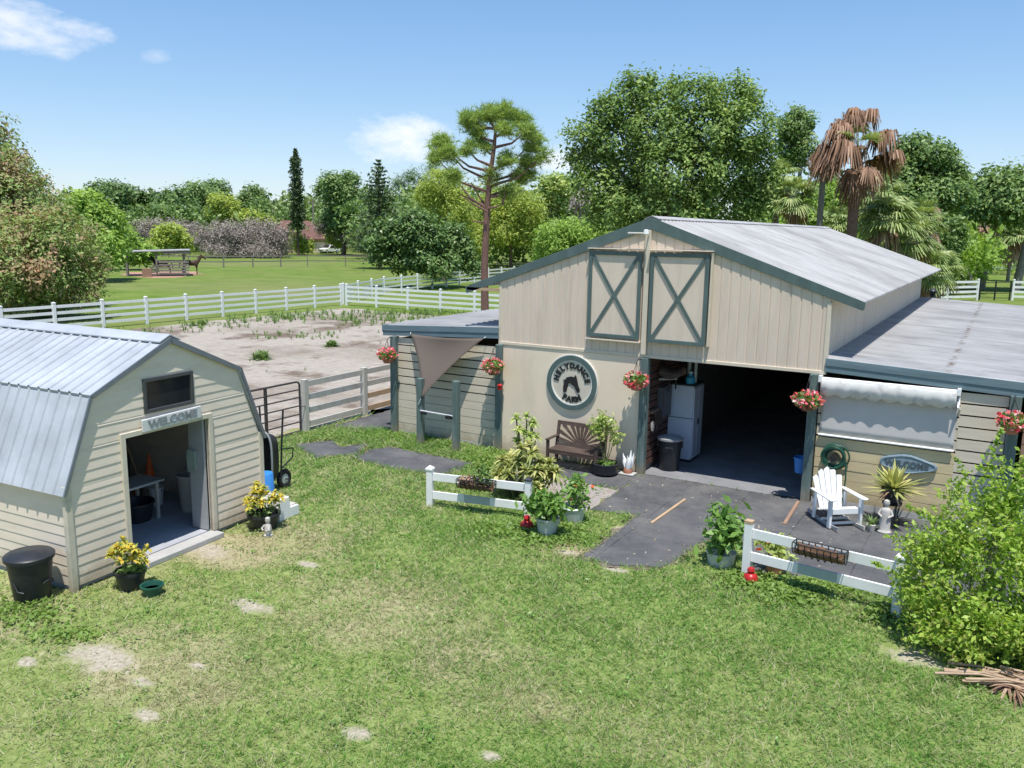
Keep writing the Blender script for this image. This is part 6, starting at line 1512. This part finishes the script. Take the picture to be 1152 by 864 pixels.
for u, v, hu, hv, amt in [(40,40,66,20,.8),(0,24,56,20,.85),(450,157,58,25,1.0),(632,180,34,17,.85),(175,64,16,8,.3),(420,160,34,14,.5)]:
    c = Vector(bearing(u,v)).normalized(); ex = (Vector(bearing(u+20,v)).normalized()-c).normalized(); ey = c.cross(ex).normalized(); e2 = []
    for ax, hw in ((ex,hu),(ey,hv)):
        dn = nt.nodes.new('ShaderNodeVectorMath'); dn.operation = 'DOT_PRODUCT'; dn.inputs[1].default_value = ax; nt.links.new(tc.outputs['Generated'], dn.inputs[0])
        e2.append(wm('POWER', wm('ABSOLUTE', wm('MULTIPLY', dn.outputs['Value'] if False else wm('SUBTRACT', dn.outputs['Value'], c.dot(ax)), FOC/hw)), 2.0))
    d2 = wm('ADD', e2[0], e2[1]); f = wm('SUBTRACT', wm('ADD', 1.0, wm('MULTIPLY', wm('SUBTRACT', nz.outputs['Fac'], .5), 3.0)), d2)
    fac = wm('MULTIPLY', wm('MULTIPLY', f, .65, True), amt)
    front = nt.nodes.new('ShaderNodeVectorMath'); front.operation = 'DOT_PRODUCT'; front.inputs[1].default_value = c; nt.links.new(tc.outputs['Generated'], front.inputs[0])
    fac = wm('MULTIPLY', fac, wm('GREATER_THAN', front.outputs['Value'], 0.5)); mask = wm('MAXIMUM', mask, fac)
mx = nt.nodes.new('ShaderNodeMix'); mx.data_type = 'RGBA'; nt.links.new(mask, mx.inputs['Factor']); hs = nt.nodes.new('ShaderNodeHueSaturation'); hs.inputs['Saturation'].default_value = 1.22; hs.inputs['Hue'].default_value = .5; v1 = nt.nodes.new('ShaderNodeVectorMath'); v1.operation = 'MULTIPLY_ADD'; v1.inputs[1].default_value = (.11,.11,.11); v1.inputs[2].default_value = (1,1,1); nt.links.new(sky.outputs[0], v1.inputs[0])
v2 = nt.nodes.new('ShaderNodeVectorMath'); v2.operation = 'DIVIDE'; nt.links.new(sky.outputs[0], v2.inputs[0]); nt.links.new(v1.outputs[0], v2.inputs[1]); nt.links.new(v2.outputs[0], hs.inputs['Color']); tint = nt.nodes.new('ShaderNodeVectorMath'); tint.operation = 'MULTIPLY'; tint.inputs[1].default_value = (.90,.98,1.13); nt.links.new(hs.outputs[0], tint.inputs[0]); nt.links.new(tint.outputs[0], mx.inputs[6]); mx.inputs[7].default_value = (CLOUD*1.0,CLOUD*1.0,CLOUD*1.02,1)
nt.links.new(mx.outputs[2], bg.inputs['Color']); bg.inputs['Strength'].default_value = SKY
cam = bpy.data.cameras.new('camera'); cam.lens = FOC/1152*36; cam.sensor_width = 36; cam.clip_end = 3000; cam.clip_start = .1
co = bpy.data.objects.new('camera', cam); COL.objects.link(co); SC.camera = co
co.matrix_world = Matrix.Translation(Vector(EYE)) @ Matrix.Rotation(YAW,4,'Z') @ Matrix.Rotation(math.pi/2-PITCH,4,'X') @ Matrix.Rotation(ROLL,4,'Z')
SC.render.engine = 'CYCLES'; SC.cycles.use_denoising = True; SC.cycles.max_bounces = 6; SC.cycles.diffuse_bounces = 3; SC.cycles.transmission_bounces = 3; SC.cycles.transparent_max_bounces = 4
SC.view_settings.view_transform = 'Standard'; SC.view_settings.look = 'None'; SC.view_settings.gamma = 1; SC.view_settings.exposure = EXPO
